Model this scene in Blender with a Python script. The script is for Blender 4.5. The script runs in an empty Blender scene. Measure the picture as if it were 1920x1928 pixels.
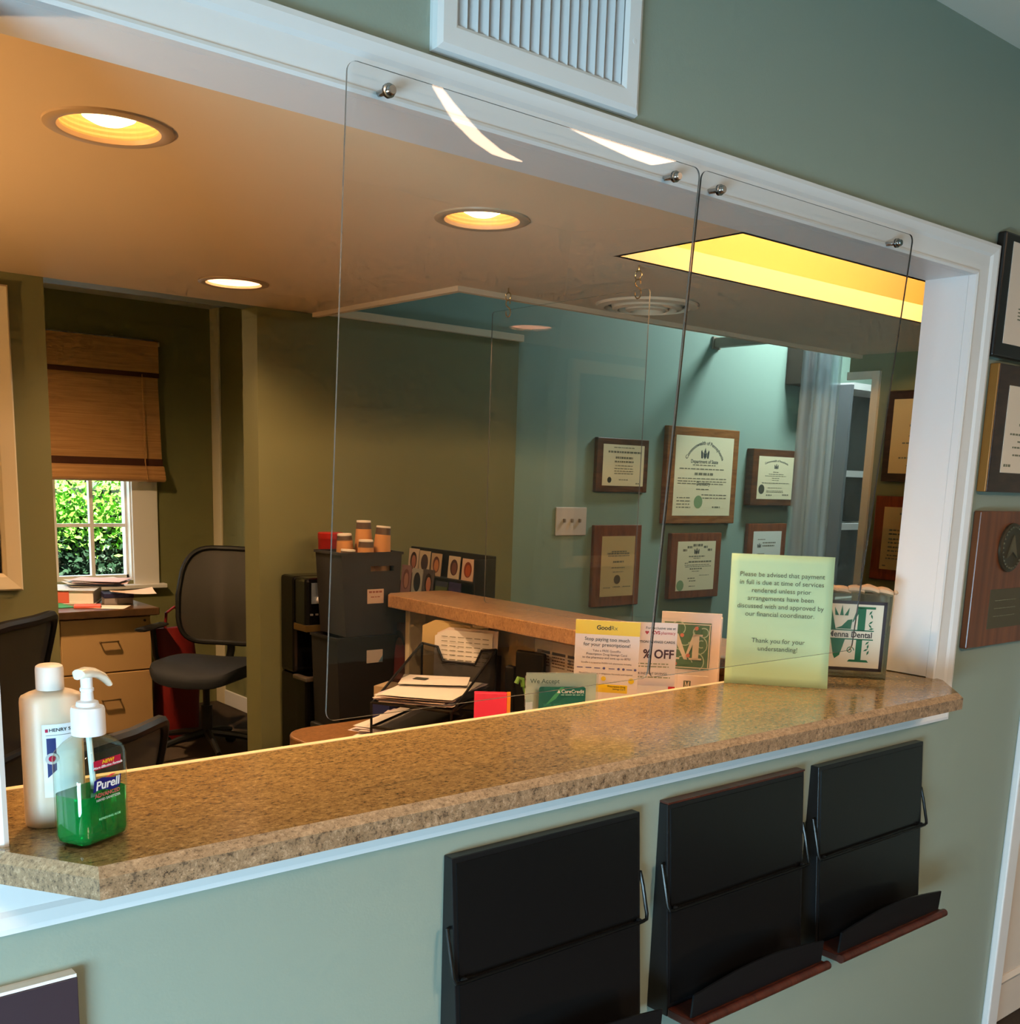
import bpy, bmesh, math, random
from mathutils import Vector, Matrix
random.seed(7)
SC = bpy.context.scene
COL = SC.collection
PI = math.pi
R = math.radians

# ------------------------------------------------------------------ camera
F_PX = 2013.17
cam_d = bpy.data.cameras.new('camera')
cam_d.sensor_fit = 'HORIZONTAL'
cam_d.sensor_width = 36.0
cam_d.lens = F_PX / 1920 * 36.0
cam_d.shift_x = 0.0
cam_d.shift_y = 316.0 / 1920
cam_d.clip_start = 0.02
cam = bpy.data.objects.new('camera', cam_d)
COL.objects.link(cam)
RM = ((0.77059254, -0.63648071, 0.03285477),
      (-0.09479019, -0.16543574, -0.98165464),
      (0.6302396, 0.75334144, -0.18781567))
m = Matrix.Identity(4)
for k in range(3):
    m[k][0] = RM[0][k]
    m[k][1] = -RM[1][k]
    m[k][2] = -RM[2][k]
m[0][3], m[1][3], m[2][3] = 0.0, 0.0, 1.495
cam.matrix_world = m
SC.camera = cam

# ------------------------------------------------------------------ world, sun, daylight, exposure
SC.view_settings.view_transform = 'Standard'
SC.view_settings.look = 'None'
SC.view_settings.gamma = 1.0
SC.view_settings.use_curve_mapping = False
SC.view_settings.exposure = 0.3
try:
    SC.cycles.use_adaptive_sampling = True
    SC.cycles.adaptive_threshold = 0.08
    SC.cycles.adaptive_min_samples = 14
    SC.cycles.max_bounces = 6
    SC.cycles.diffuse_bounces = 3
    SC.cycles.glossy_bounces = 3
    SC.cycles.transmission_bounces = 5
    SC.cycles.transparent_max_bounces = 12
    SC.cycles.caustics_reflective = False
    SC.cycles.caustics_refractive = False
    SC.cycles.use_denoising = True
except Exception:
    pass
w = bpy.data.worlds.new('sky')
SC.world = w
w.use_nodes = True
nt = w.node_tree
nt.nodes.clear()
wo = nt.nodes.new('ShaderNodeOutputWorld')
wb = nt.nodes.new('ShaderNodeBackground')
sk = nt.nodes.new('ShaderNodeTexSky')
sk.sky_type = 'NISHITA'
sk.sun_disc = False
sk.sun_elevation = R(55)
sk.sun_rotation = R(180)
wb.inputs['Strength'].default_value = 0.3
nt.links.new(sk.outputs[0], wb.inputs[0])
nt.links.new(wb.outputs[0], wo.inputs[0])


def light(name, kind, loc, target, power, color, size=0.1, size_y=None, spot=None, blend=0.5, parent=None):
    d = bpy.data.lights.new(name, kind)
    d.energy = power
    d.color = color
    if kind == 'AREA':
        d.size = size
        if size_y:
            d.shape = 'RECTANGLE'
            d.size_y = size_y
    elif kind == 'SUN':
        d.angle = R(3)
    else:
        d.shadow_soft_size = size
    if spot:
        d.spot_size = spot
        d.spot_blend = blend
    o = bpy.data.objects.new(name, d)
    COL.objects.link(o)
    o.location = loc
    v = Vector(target) - Vector(loc)
    o.rotation_euler = v.to_track_quat('-Z', 'Y').to_euler()
    if parent:
        o.parent = parent
    return o


light('sunlight', 'SUN', (0, 0, 10), (1.0, 2.6, 6.0), 24.0, (1, 0.95, 0.85))
light('assumed_daylight', 'AREA', (-1.66, -0.45, 0.5), (0.7, 1.15, -0.4), 130, (0.44, 0.76, 1.0), 1.4, 0.8)  # daylight through an unseen assumed opening, added to tint the lower wall blue
light('nook_window_daylight', 'AREA', (1.95, 6.52, 1.35), (1.95, 4.0, 0.8), 9, (0.75, 0.9, 1.0), 0.9, 1.2)
light('assumed_hall_light', 'AREA', (4.65, 3.05, 2.74), (4.65, 3.35, 0.5), 36, (0.78, 0.97, 1.0), 0.4, 0.3)  # light of the assumed hall panel, added to brighten the teal wall
LAMP_W = 1.15
WARM = (1.0, 0.60, 0.27)


# ------------------------------------------------------------------ materials
def lin(c):
    return tuple(((x / 255) / 12.92 if x / 255 <= 0.04045 else ((x / 255 + 0.055) / 1.055) ** 2.4) for x in c) + (1.0,)


MATS = {}


def mat(name, col, rough=0.6, metal=0.0, spec=0.5, noise=0.0, nscale=20.0, col2=None, bump=0.0, bscale=200.0,
        stretch=(1, 1, 1), emit=None, trans=0.0, ior=1.45, sss=0.0, sheen=0.0, coat=0.0):
    if name in MATS:
        return MATS[name]
    M = bpy.data.materials.new(name)
    M.use_nodes = True
    t = M.node_tree
    b = t.nodes['Principled BSDF']
    b.inputs['Base Color'].default_value = lin(col)
    b.inputs['Roughness'].default_value = rough
    b.inputs['Metallic'].default_value = metal
    b.inputs['Specular IOR Level'].default_value = spec
    b.inputs['IOR'].default_value = ior
    b.inputs['Transmission Weight'].default_value = trans
    b.inputs['Coat Weight'].default_value = coat
    if sss:
        b.inputs['Subsurface Weight'].default_value = sss
        b.inputs['Subsurface Radius'].default_value = (0.02, 0.02, 0.02)
        b.inputs['Subsurface Scale'].default_value = 0.5
    if emit:
        b.inputs['Emission Color'].default_value = lin(emit[0])
        b.inputs['Emission Strength'].default_value = emit[1]
    if noise or bump:
        tc = t.nodes.new('ShaderNodeTexCoord')
        mp = t.nodes.new('ShaderNodeMapping')
        mp.inputs['Scale'].default_value = stretch
        t.links.new(tc.outputs['Object'], mp.inputs[0])
    if noise:
        n = t.nodes.new('ShaderNodeTexNoise')
        n.inputs['Scale'].default_value = nscale
        n.inputs['Detail'].default_value = 5
        t.links.new(mp.outputs[0], n.inputs['Vector'])
        cr = t.nodes.new('ShaderNodeValToRGB')
        cr.color_ramp.elements[0].position = 0.5 - noise / 2
        cr.color_ramp.elements[1].position = 0.5 + noise / 2
        cr.color_ramp.elements[0].color = lin(col2 or col)
        cr.color_ramp.elements[1].color = lin(col)
        t.links.new(n.outputs['Fac'], cr.inputs[0])
        t.links.new(cr.outputs[0], b.inputs['Base Color'])
    if bump:
        n2 = t.nodes.new('ShaderNodeTexNoise')
        n2.inputs['Scale'].default_value = bscale
        n2.inputs['Detail'].default_value = 3
        t.links.new(mp.outputs[0], n2.inputs['Vector'])
        bp = t.nodes.new('ShaderNodeBump')
        bp.inputs['Strength'].default_value = bump
        bp.inputs['Distance'].default_value = 0.002
        t.links.new(n2.outputs['Fac'], bp.inputs['Height'])
        t.links.new(bp.outputs[0], b.inputs['Normal'])
    MATS[name] = M
    return M


def clear_mat(name, tint=(255, 255, 255), ior=1.49, veil=None, veil_amt=0.0, rough=0.0):
    """clear sheet: see-through with Fresnel reflection (plus a faint milky veil for plastic film)"""
    if name in MATS:
        return MATS[name]
    M = bpy.data.materials.new(name)
    M.use_nodes = True
    t = M.node_tree
    t.nodes.clear()
    out = t.nodes.new('ShaderNodeOutputMaterial')
    tr = t.nodes.new('ShaderNodeBsdfTransparent')
    tr.inputs[0].default_value = lin(tint)
    gl = t.nodes.new('ShaderNodeBsdfGlossy')
    gl.inputs['Roughness'].default_value = rough
    fr = t.nodes.new('ShaderNodeFresnel')
    geo = t.nodes.new('ShaderNodeNewGeometry')
    io = t.nodes.new('ShaderNodeMapRange')
    io.inputs['To Min'].default_value = ior
    io.inputs['To Max'].default_value = 1.0 / ior
    t.links.new(geo.outputs['Backfacing'], io.inputs[0])
    t.links.new(io.outputs[0], fr.inputs[0])
    mx = t.nodes.new('ShaderNodeMixShader')
    t.links.new(fr.outputs[0], mx.inputs[0])
    t.links.new(tr.outputs[0], mx.inputs[1])
    t.links.new(gl.outputs[0], mx.inputs[2])
    last = mx
    if veil:
        df = t.nodes.new('ShaderNodeBsdfTranslucent')
        df.inputs[0].default_value = lin(veil)
        d2 = t.nodes.new('ShaderNodeBsdfDiffuse')
        d2.inputs[0].default_value = lin(veil)
        ad = t.nodes.new('ShaderNodeMixShader')
        ad.inputs[0].default_value = 0.5
        t.links.new(df.outputs[0], ad.inputs[1])
        t.links.new(d2.outputs[0], ad.inputs[2])
        m2 = t.nodes.new('ShaderNodeMixShader')
        tc = t.nodes.new('ShaderNodeTexCoord')
        mp = t.nodes.new('ShaderNodeMapping')
        mp.inputs['Scale'].default_value = (14, 14, 0.8)
        nz = t.nodes.new('ShaderNodeTexNoise')
        nz.inputs['Scale'].default_value = 1.5
        rg = t.nodes.new('ShaderNodeMapRange')
        rg.inputs['From Min'].default_value = 0.3
        rg.inputs['From Max'].default_value = 0.7
        rg.inputs['To Min'].default_value = veil_amt * 0.45
        rg.inputs['To Max'].default_value = veil_amt * 1.5
        t.links.new(tc.outputs['Object'], mp.inputs[0])
        t.links.new(mp.outputs[0], nz.inputs['Vector'])
        t.links.new(nz.outputs['Fac'], rg.inputs[0])
        t.links.new(rg.outputs[0], m2.inputs[0])
        t.links.new(mx.outputs[0], m2.inputs[1])
        t.links.new(ad.outputs[0], m2.inputs[2])
        last = m2
    t.links.new(last.outputs[0], out.inputs[0])
    MATS[name] = M
    return M


def granite_mat(name, base, dark, light_c, rough=0.22, s=1.0):
    if name in MATS:
        return MATS[name]
    M = bpy.data.materials.new(name)
    M.use_nodes = True
    t = M.node_tree
    b = t.nodes['Principled BSDF']
    b.inputs['Roughness'].default_value = rough
    tc = t.nodes.new('ShaderNodeTexCoord')
    mp = t.nodes.new('ShaderNodeMapping')
    mp.inputs['Scale'].default_value = (s, s * 1.6, s)
    t.links.new(tc.outputs['Object'], mp.inputs[0])

    def nz(sc, det, ro=0.6):
        n = t.nodes.new('ShaderNodeTexNoise')
        n.inputs['Scale'].default_value = sc
        n.inputs['Detail'].default_value = det
        n.inputs['Roughness'].default_value = ro
        t.links.new(mp.outputs[0], n.inputs['Vector'])
        return n

    def ramp(n, stops):
        c = t.nodes.new('ShaderNodeValToRGB')
        e = c.color_ramp.elements
        e[0].position, e[0].color = stops[0][0], lin(stops[0][1])
        e[1].position, e[1].color = stops[-1][0], lin(stops[-1][1])
        for p, q in stops[1:-1]:
            x = e.new(p)
            x.color = lin(q)
        t.links.new(n.outputs['Fac'], c.inputs[0])
        return c
    c1 = ramp(nz(95, 8, 0.72), [(0.39, dark), (0.47, base), (0.54, base), (0.61, light_c)])
    c2 = ramp(nz(26, 4), [(0.35, dark), (0.62, light_c)])
    mx = t.nodes.new('ShaderNodeMix')
    mx.data_type = 'RGBA'
    mx.inputs['Factor'].default_value = 0.22
    t.links.new(c1.outputs[0], mx.inputs['A'])
    t.links.new(c2.outputs[0], mx.inputs['B'])
    sp = ramp(nz(300, 2), [(0.3, (120, 110, 100)), (0.40, (255, 255, 255))])
    mu = t.nodes.new('ShaderNodeMix')
    mu.data_type = 'RGBA'
    mu.blend_type = 'MULTIPLY'
    mu.inputs['Factor'].default_value = 0.8
    t.links.new(mx.outputs['Result'], mu.inputs['A'])
    t.links.new(sp.outputs[0], mu.inputs['B'])
    t.links.new(mu.outputs['Result'], b.inputs['Base Color'])
    MATS[name] = M
    return M


def wood_mat(name, c1, c2, rough=0.35, scale=(1, 1, 18), dist=3.0, nscale=5.0):
    if name in MATS:
        return MATS[name]
    M = bpy.data.materials.new(name)
    M.use_nodes = True
    t = M.node_tree
    b = t.nodes['Principled BSDF']
    b.inputs['Roughness'].default_value = rough
    tc = t.nodes.new('ShaderNodeTexCoord')
    mp = t.nodes.new('ShaderNodeMapping')
    mp.inputs['Scale'].default_value = scale
    n = t.nodes.new('ShaderNodeTexNoise')
    n.inputs['Scale'].default_value = nscale
    n.inputs['Detail'].default_value = 6
    n.inputs['Distortion'].default_value = dist * 0.2
    cr = t.nodes.new('ShaderNodeValToRGB')
    cr.color_ramp.elements[0].position = 0.34
    cr.color_ramp.elements[1].position = 0.66
    cr.color_ramp.elements[0].color = lin(c1)
    cr.color_ramp.elements[1].color = lin(c2)
    t.links.new(tc.outputs['Object'], mp.inputs[0])
    t.links.new(mp.outputs[0], n.inputs['Vector'])
    t.links.new(n.outputs['Fac'], cr.inputs[0])
    t.links.new(cr.outputs[0], b.inputs['Base Color'])
    MATS[name] = M
    return M


def mesh_fabric(name, col, open_amt=0.5, scale=260):
    """woven see-through mesh"""
    if name in MATS:
        return MATS[name]
    M = bpy.data.materials.new(name)
    M.use_nodes = True
    t = M.node_tree
    b = t.nodes['Principled BSDF']
    b.inputs['Base Color'].default_value = lin(col)
    b.inputs['Roughness'].default_value = 0.7
    out = t.nodes['Material Output']
    tr = t.nodes.new('ShaderNodeBsdfTransparent')
    mx = t.nodes.new('ShaderNodeMixShader')
    mx.inputs[0].default_value = 1 - open_amt
    t.links.new(tr.outputs[0], mx.inputs[1])
    t.links.new(b.outputs[0], mx.inputs[2])
    t.links.new(mx.outputs[0], out.inputs[0])
    MATS[name] = M
    return M


SAGE = mat('sage_paint', (146, 156, 140), 0.55, bump=0.08, bscale=300)
OLIVE = mat('olive_paint', (124, 122, 80), 0.6, bump=0.06, bscale=300)
TEAL = mat('teal_paint', (138, 162, 147), 0.6, bump=0.06, bscale=300)
OCEIL = mat('office_ceiling_paint', (230, 202, 162), 0.8, bump=0.05, bscale=250)
CEIL = mat('ceiling_paint', (232, 222, 205), 0.8, bump=0.05, bscale=250)
WHITE = mat('white_trim_paint', (232, 228, 224), 0.4)
CREAM = mat('cream_trim_paint', (226, 212, 180), 0.5)
CARPET = mat('carpet', (70, 55, 42), 0.95, noise=0.5, nscale=150, col2=(52, 40, 30), bump=0.4, bscale=400)
GRANITE = granite_mat('counter_laminate', (148, 120, 78), (84, 64, 40), (182, 154, 106), 0.14, 1.15)
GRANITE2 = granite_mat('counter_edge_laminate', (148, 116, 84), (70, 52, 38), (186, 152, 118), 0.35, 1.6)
GRANITE3 = granite_mat('counter_chamfer_highlight', (176, 144, 108), (120, 94, 68), (204, 172, 136), 0.3, 1.6)  # same laminate made lighter, so the chamfer highlight is in its colour
BLACK = mat('black_lacquer', (22, 22, 23), 0.28)
BLACKP = mat('black_plastic', (20, 19, 19), 0.45)
CHROME = mat('chrome', (200, 200, 200), 0.18, 1.0)
PAPER = mat('white_paper', (240, 232, 224), 0.7)
INK = mat('ink', (40, 38, 36), 0.8)
PLEXI = clear_mat('acrylic_sheet')
PLEXI_EDGE = mat('acrylic_edge', (112, 106, 98), 0.25)
MAHOG = wood_mat('mahogany', (58, 24, 16), (92, 42, 28), 0.3, (18, 1, 1))


# ------------------------------------------------------------------ mesh builder
class MB:
    def __init__(s):
        s.v, s.f, s.mi = [], [], []

    def add(s, vs, fs, mi=0):
        o = len(s.v)
        s.v += [tuple(p) for p in vs]
        s.f += [tuple(o + i for i in q) for q in fs]
        s.mi += [mi] * len(fs)
        return s

    def box(s, x0, x1, y0, y1, z0, z1, mi=0):
        vs = [(x, y, z) for z in (z0, z1) for y in (y0, y1) for x in (x0, x1)]
        return s.add(vs, [(0, 2, 3, 1), (4, 5, 7, 6), (0, 1, 5, 4), (2, 6, 7, 3), (0, 4, 6, 2), (1, 3, 7, 5)], mi)

    def prism(s, pts, ext, mi=0, mi_side=None):
        n = len(pts)
        e = Vector(ext)
        a = [Vector(p) for p in pts]
        s.add(a + [p + e for p in a], [tuple(range(n))[::-1], tuple(range(n, 2 * n))], mi)
        s.add(a + [p + e for p in a], [(i, (i + 1) % n, n + (i + 1) % n, n + i) for i in range(n)],
              mi if mi_side is None else mi_side)
        return s

    def xz(s, pts, y0, y1, mi=0):
        return s.prism([(p[0], y0, p[1]) for p in pts], (0, y1 - y0, 0), mi)

    def xy(s, pts, z0, z1, mi=0):
        return s.prism([(p[0], p[1], z0) for p in pts], (0, 0, z1 - z0), mi)

    def yz(s, pts, x0, x1, mi=0):
        return s.prism([(x0, p[0], p[1]) for p in pts], (x1 - x0, 0, 0), mi)

    def lathe(s, prof, seg=24, c=(0, 0, 0), sx=1, sy=1, mi=0, caps=True, mat4=None):
        vs, fs = [], []
        for r, z in prof:
            for k in range(seg):
                a = 2 * PI * k / seg
                vs.append((c[0] + r * sx * math.cos(a), c[1] + r * sy * math.sin(a), c[2] + z))
        n = len(prof)
        for i in range(n - 1):
            for k in range(seg):
                k2 = (k + 1) % seg
                fs.append((i * seg + k, i * seg + k2, (i + 1) * seg + k2, (i + 1) * seg + k))
        if caps:
            if prof[0][0] > 1e-6:
                fs.append(tuple(range(seg))[::-1])
            if prof[-1][0] > 1e-6:
                fs.append(tuple((n - 1) * seg + k for k in range(seg)))
        if mat4 is not None:
            vs = [mat4 @ Vector(p) for p in vs]
        return s.add(vs, fs, mi)

    def tube(s, pts, r, seg=8, mi=0, closed=False, r2=None):
        P = [Vector(p) for p in pts]
        n = len(P)
        vs, fs = [], []
        up = None
        for i in range(n):
            if closed:
                d = P[(i + 1) % n] - P[i - 1]
            else:
                d = P[min(i + 1, n - 1)] - P[max(i - 1, 0)]
            d.normalize()
            if up is None:
                up = Vector((0, 0, 1)) if abs(d.z) < 0.9 else Vector((1, 0, 0))
            a = d.cross(up)
            if a.length < 1e-5:
                a = d.cross(Vector((0.3, 1, 0.2)))
            a.normalize()
            b = a.cross(d)
            b.normalize()
            up = b
            rr = r if r2 is None else r + (r2 - r) * i / (n - 1)
            for k in range(seg):
                t = 2 * PI * k / seg
                vs.append(P[i] + a * (rr * math.cos(t)) + b * (rr * math.sin(t)))
        m_ = n if closed else n - 1
        for i in range(m_):
            j = (i + 1) % n
            for k in range(seg):
                k2 = (k + 1) % seg
                fs.append((i * seg + k, i * seg + k2, j * seg + k2, j * seg + k))
        if not closed:
            fs.append(tuple(range(seg)))
            fs.append(tuple((n - 1) * seg + k for k in range(seg))[::-1])
        return s.add(vs, fs, mi)

    def disc(s, c, rx, rz, y, seg=20, mi=0, th=0.0004):
        return s.xz([(c[0] + rx * math.cos(2 * PI * k / seg), c[1] + rz * math.sin(2 * PI * k / seg)) for k in range(seg)], y, y - th, mi)

    def loft(s, rings, mi=0, caps=True):
        n = len(rings[0])
        vs = [p for r_ in rings for p in r_]
        fs = []
        for i in range(len(rings) - 1):
            for k in range(n):
                k2 = (k + 1) % n
                fs.append((i * n + k, i * n + k2, (i + 1) * n + k2, (i + 1) * n + k))
        if caps:
            fs.append(tuple(range(n))[::-1])
            fs.append(tuple((len(rings) - 1) * n + k for k in range(n)))
        return s.add(vs, fs, mi)

    def build(s, name, mats, parent=None, loc=(0, 0, 0), rot=(0, 0, 0), bevel=0.0, smooth=False, seg=2, recalc=True):
        me = bpy.data.meshes.new(name)
        me.from_pydata([tuple(p) for p in s.v], [], s.f)
        if not isinstance(mats, (list, tuple)):
            mats = [mats]
        for q in mats:
            me.materials.append(q)
        for p, i in zip(me.polygons, s.mi):
            p.material_index = i
        bm = bmesh.new()
        bm.from_mesh(me)
        bmesh.ops.remove_doubles(bm, verts=bm.verts, dist=1e-6)
        if recalc:
            bmesh.ops.recalc_face_normals(bm, faces=bm.faces)
        bm.to_mesh(me)
        bm.free()
        if smooth:
            me.polygons.foreach_set('use_smooth', [True] * len(me.polygons))
            try:
                me.set_sharp_from_angle(angle=R(40))
            except Exception:
                pass
        o = bpy.data.objects.new(name, me)
        COL.objects.link(o)
        o.location = loc
        o.rotation_euler = rot
        if parent:
            o.parent = parent
        if bevel:
            b = o.modifiers.new('bevel', 'BEVEL')
            b.width = bevel
            b.segments = seg
            b.limit_method = 'ANGLE'
            b.angle_limit = R(35)
        return o


def tag(o, label, cat=None, group=None, kind=None):
    o['label'] = label
    if cat:
        o['category'] = cat
    if group:
        o['group'] = group
    if kind:
        o['kind'] = kind
    return o


def thing(name, label, cat, loc=(0, 0, 0), rz=0.0, group=None, rx=0.0):
    o = bpy.data.objects.new(name, None)
    COL.objects.link(o)
    o.empty_display_size = 0.02
    o.location = loc
    o.rotation_euler = (rx, 0, rz)
    return tag(o, label, cat, group)


def struct(mb, name, label, mats, bevel=0.0, parent=None):
    o = mb.build(name, mats, parent, bevel=bevel)
    if parent is None:
        tag(o, label, kind='structure')
    return o


def copy_tree(o, parent=None):
    c = o.copy()
    COL.objects.link(c)
    c.parent = parent
    for ch in list(o.children):
        copy_tree(ch, c)
    return c


def text_mesh(s, size, align='CENTER', bold=0.0, shear=0.0, spacing=1.0, line=1.0, ext=0.0001):
    cu = bpy.data.curves.new('lettering', 'FONT')
    cu.body = s
    cu.size = size
    cu.align_x = align
    cu.offset = bold
    cu.shear = shear
    cu.space_character = spacing
    cu.space_line = line
    cu.extrude = ext
    cu.resolution_u = 3
    ob = bpy.data.objects.new('lettering', cu)
    me = bpy.data.meshes.new_from_object(ob)
    bpy.data.objects.remove(ob)
    bpy.data.curves.remove(cu)
    return me


def text(s, size, x, z, parent, ma, y=0.0, name='lettering', tilt=0.0, arc=None, sx=1.0, cyl=None, **kw):
    """flat lettering on the local xz plane, facing local -y"""
    me = text_mesh(s, size, **kw)
    ct, st = math.cos(tilt), math.sin(tilt)
    for v in me.vertices:
        a, b, c = v.co.x * sx, v.co.y, v.co.z
        if arc:
            t = a / arc
            a, b = (arc + b) * math.sin(t), (arc + b) * math.cos(t) - arc
        a, b = a * ct - b * st, a * st + b * ct
        X, Z = x + a, z + b
        Y = y - c - 0.0002
        if cyl:
            rx, ry = cyl
            q = max(0.0, 1 - (X / rx) ** 2)
            Y = -ry * math.sqrt(q) - 0.0006 - c
        v.co = (X, Y, Z)
    me.materials.clear()
    me.materials.append(ma)
    o = bpy.data.objects.new(name, me)
    COL.objects.link(o)
    if parent:
        o.parent = parent
    return o


def dashes(mb, x0, x1, z, h, y, mi=0, word=0.012, centre=True, rnd=random):
    """a line of print too small to read: word-long strokes"""
    x = x0
    while x < x1:
        L = min(word * rnd.uniform(0.5, 1.6), x1 - x)
        mb.box(x, x + L, y - 0.0003, y, z, z + h, mi)
        x += L + word * 0.28


# ------------------------------------------------------------------ STRUCTURE
ZC, ZW = 2.01, 2.42      # office ceiling, waiting room ceiling
YW0, YW1 = 1.245, 1.34   # pass-through wall
OX0, OX1, OZ1 = 0.305, 2.287, 1.949

b = MB().box(-1.7, 6.6, -2.5, 6.6, -0.05, 0.0)
struct(b, 'floor', 'dark brown carpet floor', CARPET)

b = MB()
b.box(-1.7, OX0 - 0.012, YW0, YW1, 0, ZW)
b.box(OX1 + 0.012, 2.815, YW0, YW1, 0, ZW)
b.box(3.63, 4.4, YW0, YW1, 0, ZW)
b.box(2.815, 3.63, YW0, YW1, 2.05, ZW)
b.box(OX0 - 0.012, OX1 + 0.012, YW0, YW1, OZ1 + 0.012, ZW)
b.box(OX0 - 0.012, OX1 + 0.012, YW0, YW1, 0, 1.03)
struct(b, 'wall_front', 'sage green wall around the reception window', SAGE)

# picture-frame casing swept round the opening, mitred
def frame_sweep(x0, x1, z0, z1, prof, yb, wtop, wside, wbot, sides='LTRB'):
    """prof: list of (t 0..1 across the board from the inner edge, depth out of wall)"""
    mb = MB()
    inn = {'bl': (x0, z0), 'br': (x1, z0), 'tr': (x1, z1), 'tl': (x0, z1)}
    out = {'bl': (x0 - wside, z0 - wbot), 'br': (x1 + wside, z0 - wbot), 'tr': (x1 + wside, z1 + wtop), 'tl': (x0 - wside, z1 + wtop)}
    res = {}
    for key, (a, c) in {'L': ('bl', 'tl'), 'T': ('tl', 'tr'), 'R': ('tr', 'br'), 'B': ('br', 'bl')}.items():
        if key not in sides:
            continue
        mb = MB()
        rings = []
        for k in (a, c):
            ring = []
            for t, d in prof:
                ring.append((inn[k][0] + (out[k][0] - inn[k][0]) * t, yb - d, inn[k][1] + (out[k][1] - inn[k][1]) * t))
            rings.append(ring)
        mb.loft(rings)
        res[key] = mb
    return res


CASE_PROF = [(0, 0), (0, 0.017), (0.06, 0.019), (0.12, 0.017), (0.14, 0.013), (0.6, 0.014), (0.68, 0.018), (0.86, 0.021), (0.96, 0.019), (1, 0.012), (1, 0)]
cs = frame_sweep(OX0, OX1, 1.036, OZ1, CASE_PROF, YW0, 0.073, 0.092, 0.074)
for i, (k, lab) in enumerate({'L': 'white moulded casing left of the reception window', 'T': 'white moulded head casing above the reception window',
                              'R': 'white moulded casing right of the reception window', 'B': 'white apron board under the speckled counter'}.items()):
    struct(cs[k], 'trim_%d' % (i + 1), lab, WHITE)
b = MB().box(OX0 - 0.012, OX0, YW0 + 0.0005, YW1 + 0.006, 1.072, OZ1)
struct(b, 'trim_5', 'white jamb lining at the left end of the opening', WHITE)
b = MB().box(OX1, OX1 + 0.012, YW0 + 0.0005, YW1 + 0.006, 1.072, OZ1)
struct(b, 'trim_6', 'white jamb lining at the right end of the opening', WHITE)
b = MB().box(OX0 - 0.012, OX1 + 0.012, YW0 + 0.0005, YW1 + 0.006, OZ1, OZ1 + 0.012)
struct(b, 'trim_7', 'white lining under the head of the opening', WHITE)

# waiting room shell (behind the photographer)
b = MB().box(-1.75, 4.45, -2.5, YW0, ZW, ZW + 0.04)
struct(b, 'ceiling', 'white ceiling of the waiting room', CEIL)
b = MB().box(-1.7, 4.4, -2.5, -2.4, 0, ZW)
struct(b, 'wall_rear', 'sage green wall behind the photographer', SAGE)
b = MB()
b.box(-1.7, -1.6, -2.4, -1.3, 0, ZW)
b.box(-1.7, -1.6, 0.4, YW0, 0, ZW)
b.box(-1.7, -1.6, -1.3, 0.4, 0, 0.05)
b.box(-1.7, -1.6, -1.3, 0.4, 1.3, ZW)
struct(b, 'wall_left', 'sage green wall with an assumed daylight opening', SAGE)  # unseen opening, assumed and added to let the blue daylight in
b = MB().box(4.3, 4.4, -2.4, YW0, 0, ZW)
struct(b, 'wall_right', 'sage green right wall of the waiting room', SAGE)

# door at the right end of the wall
b = MB()
for x0, x1, z0, z1 in ((2.783, 2.838, 0, 2.05), (3.61, 3.665, 0, 2.05), (2.783, 3.665, 2.05, 2.105)):
    b.box(x0, x1, YW0 - 0.02, YW0, z0, z1)
struct(b, 'trim_8', 'white door casing at the right edge', WHITE, 0.004)
DOORP = mat('door_paint', (226, 208, 190), 0.45)
b = MB().box(2.838, 3.61, YW0 + 0.012, YW0 + 0.05, 0.005, 2.05)
door = struct(b, 'door_1', 'cream panelled door at the right edge of the wall', DOORP)
for (x0, x1, z0, z1) in ((2.86, 3.18, 0.15, 0.95), (3.27, 3.59, 0.15, 0.95), (2.86, 3.18, 1.1, 1.95), (3.27, 3.59, 1.1, 1.95)):
    fr = frame_sweep(x0, x1, z0, z1, [(0, 0), (0, 0.004), (0.5, 0.012), (1, 0.004), (1, 0)], YW0 + 0.013, 0.028, 0.028, 0.028)
    mb = MB()
    for q in fr.values():
        mb.add(q.v, q.f)
    mb.build('panel_moulding', DOORP, door)

# office ceiling with three round lamp holes and the yellow light well
CANS = [(0.655, 1.807), (1.429, 1.847), (1.426, 2.994)]
RC = 0.077
EX, EY = 1.873, 2.522
SKX0, SKX1, SKY0, SKY1 = 1.883, 3.55, 1.538, 1.897


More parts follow.
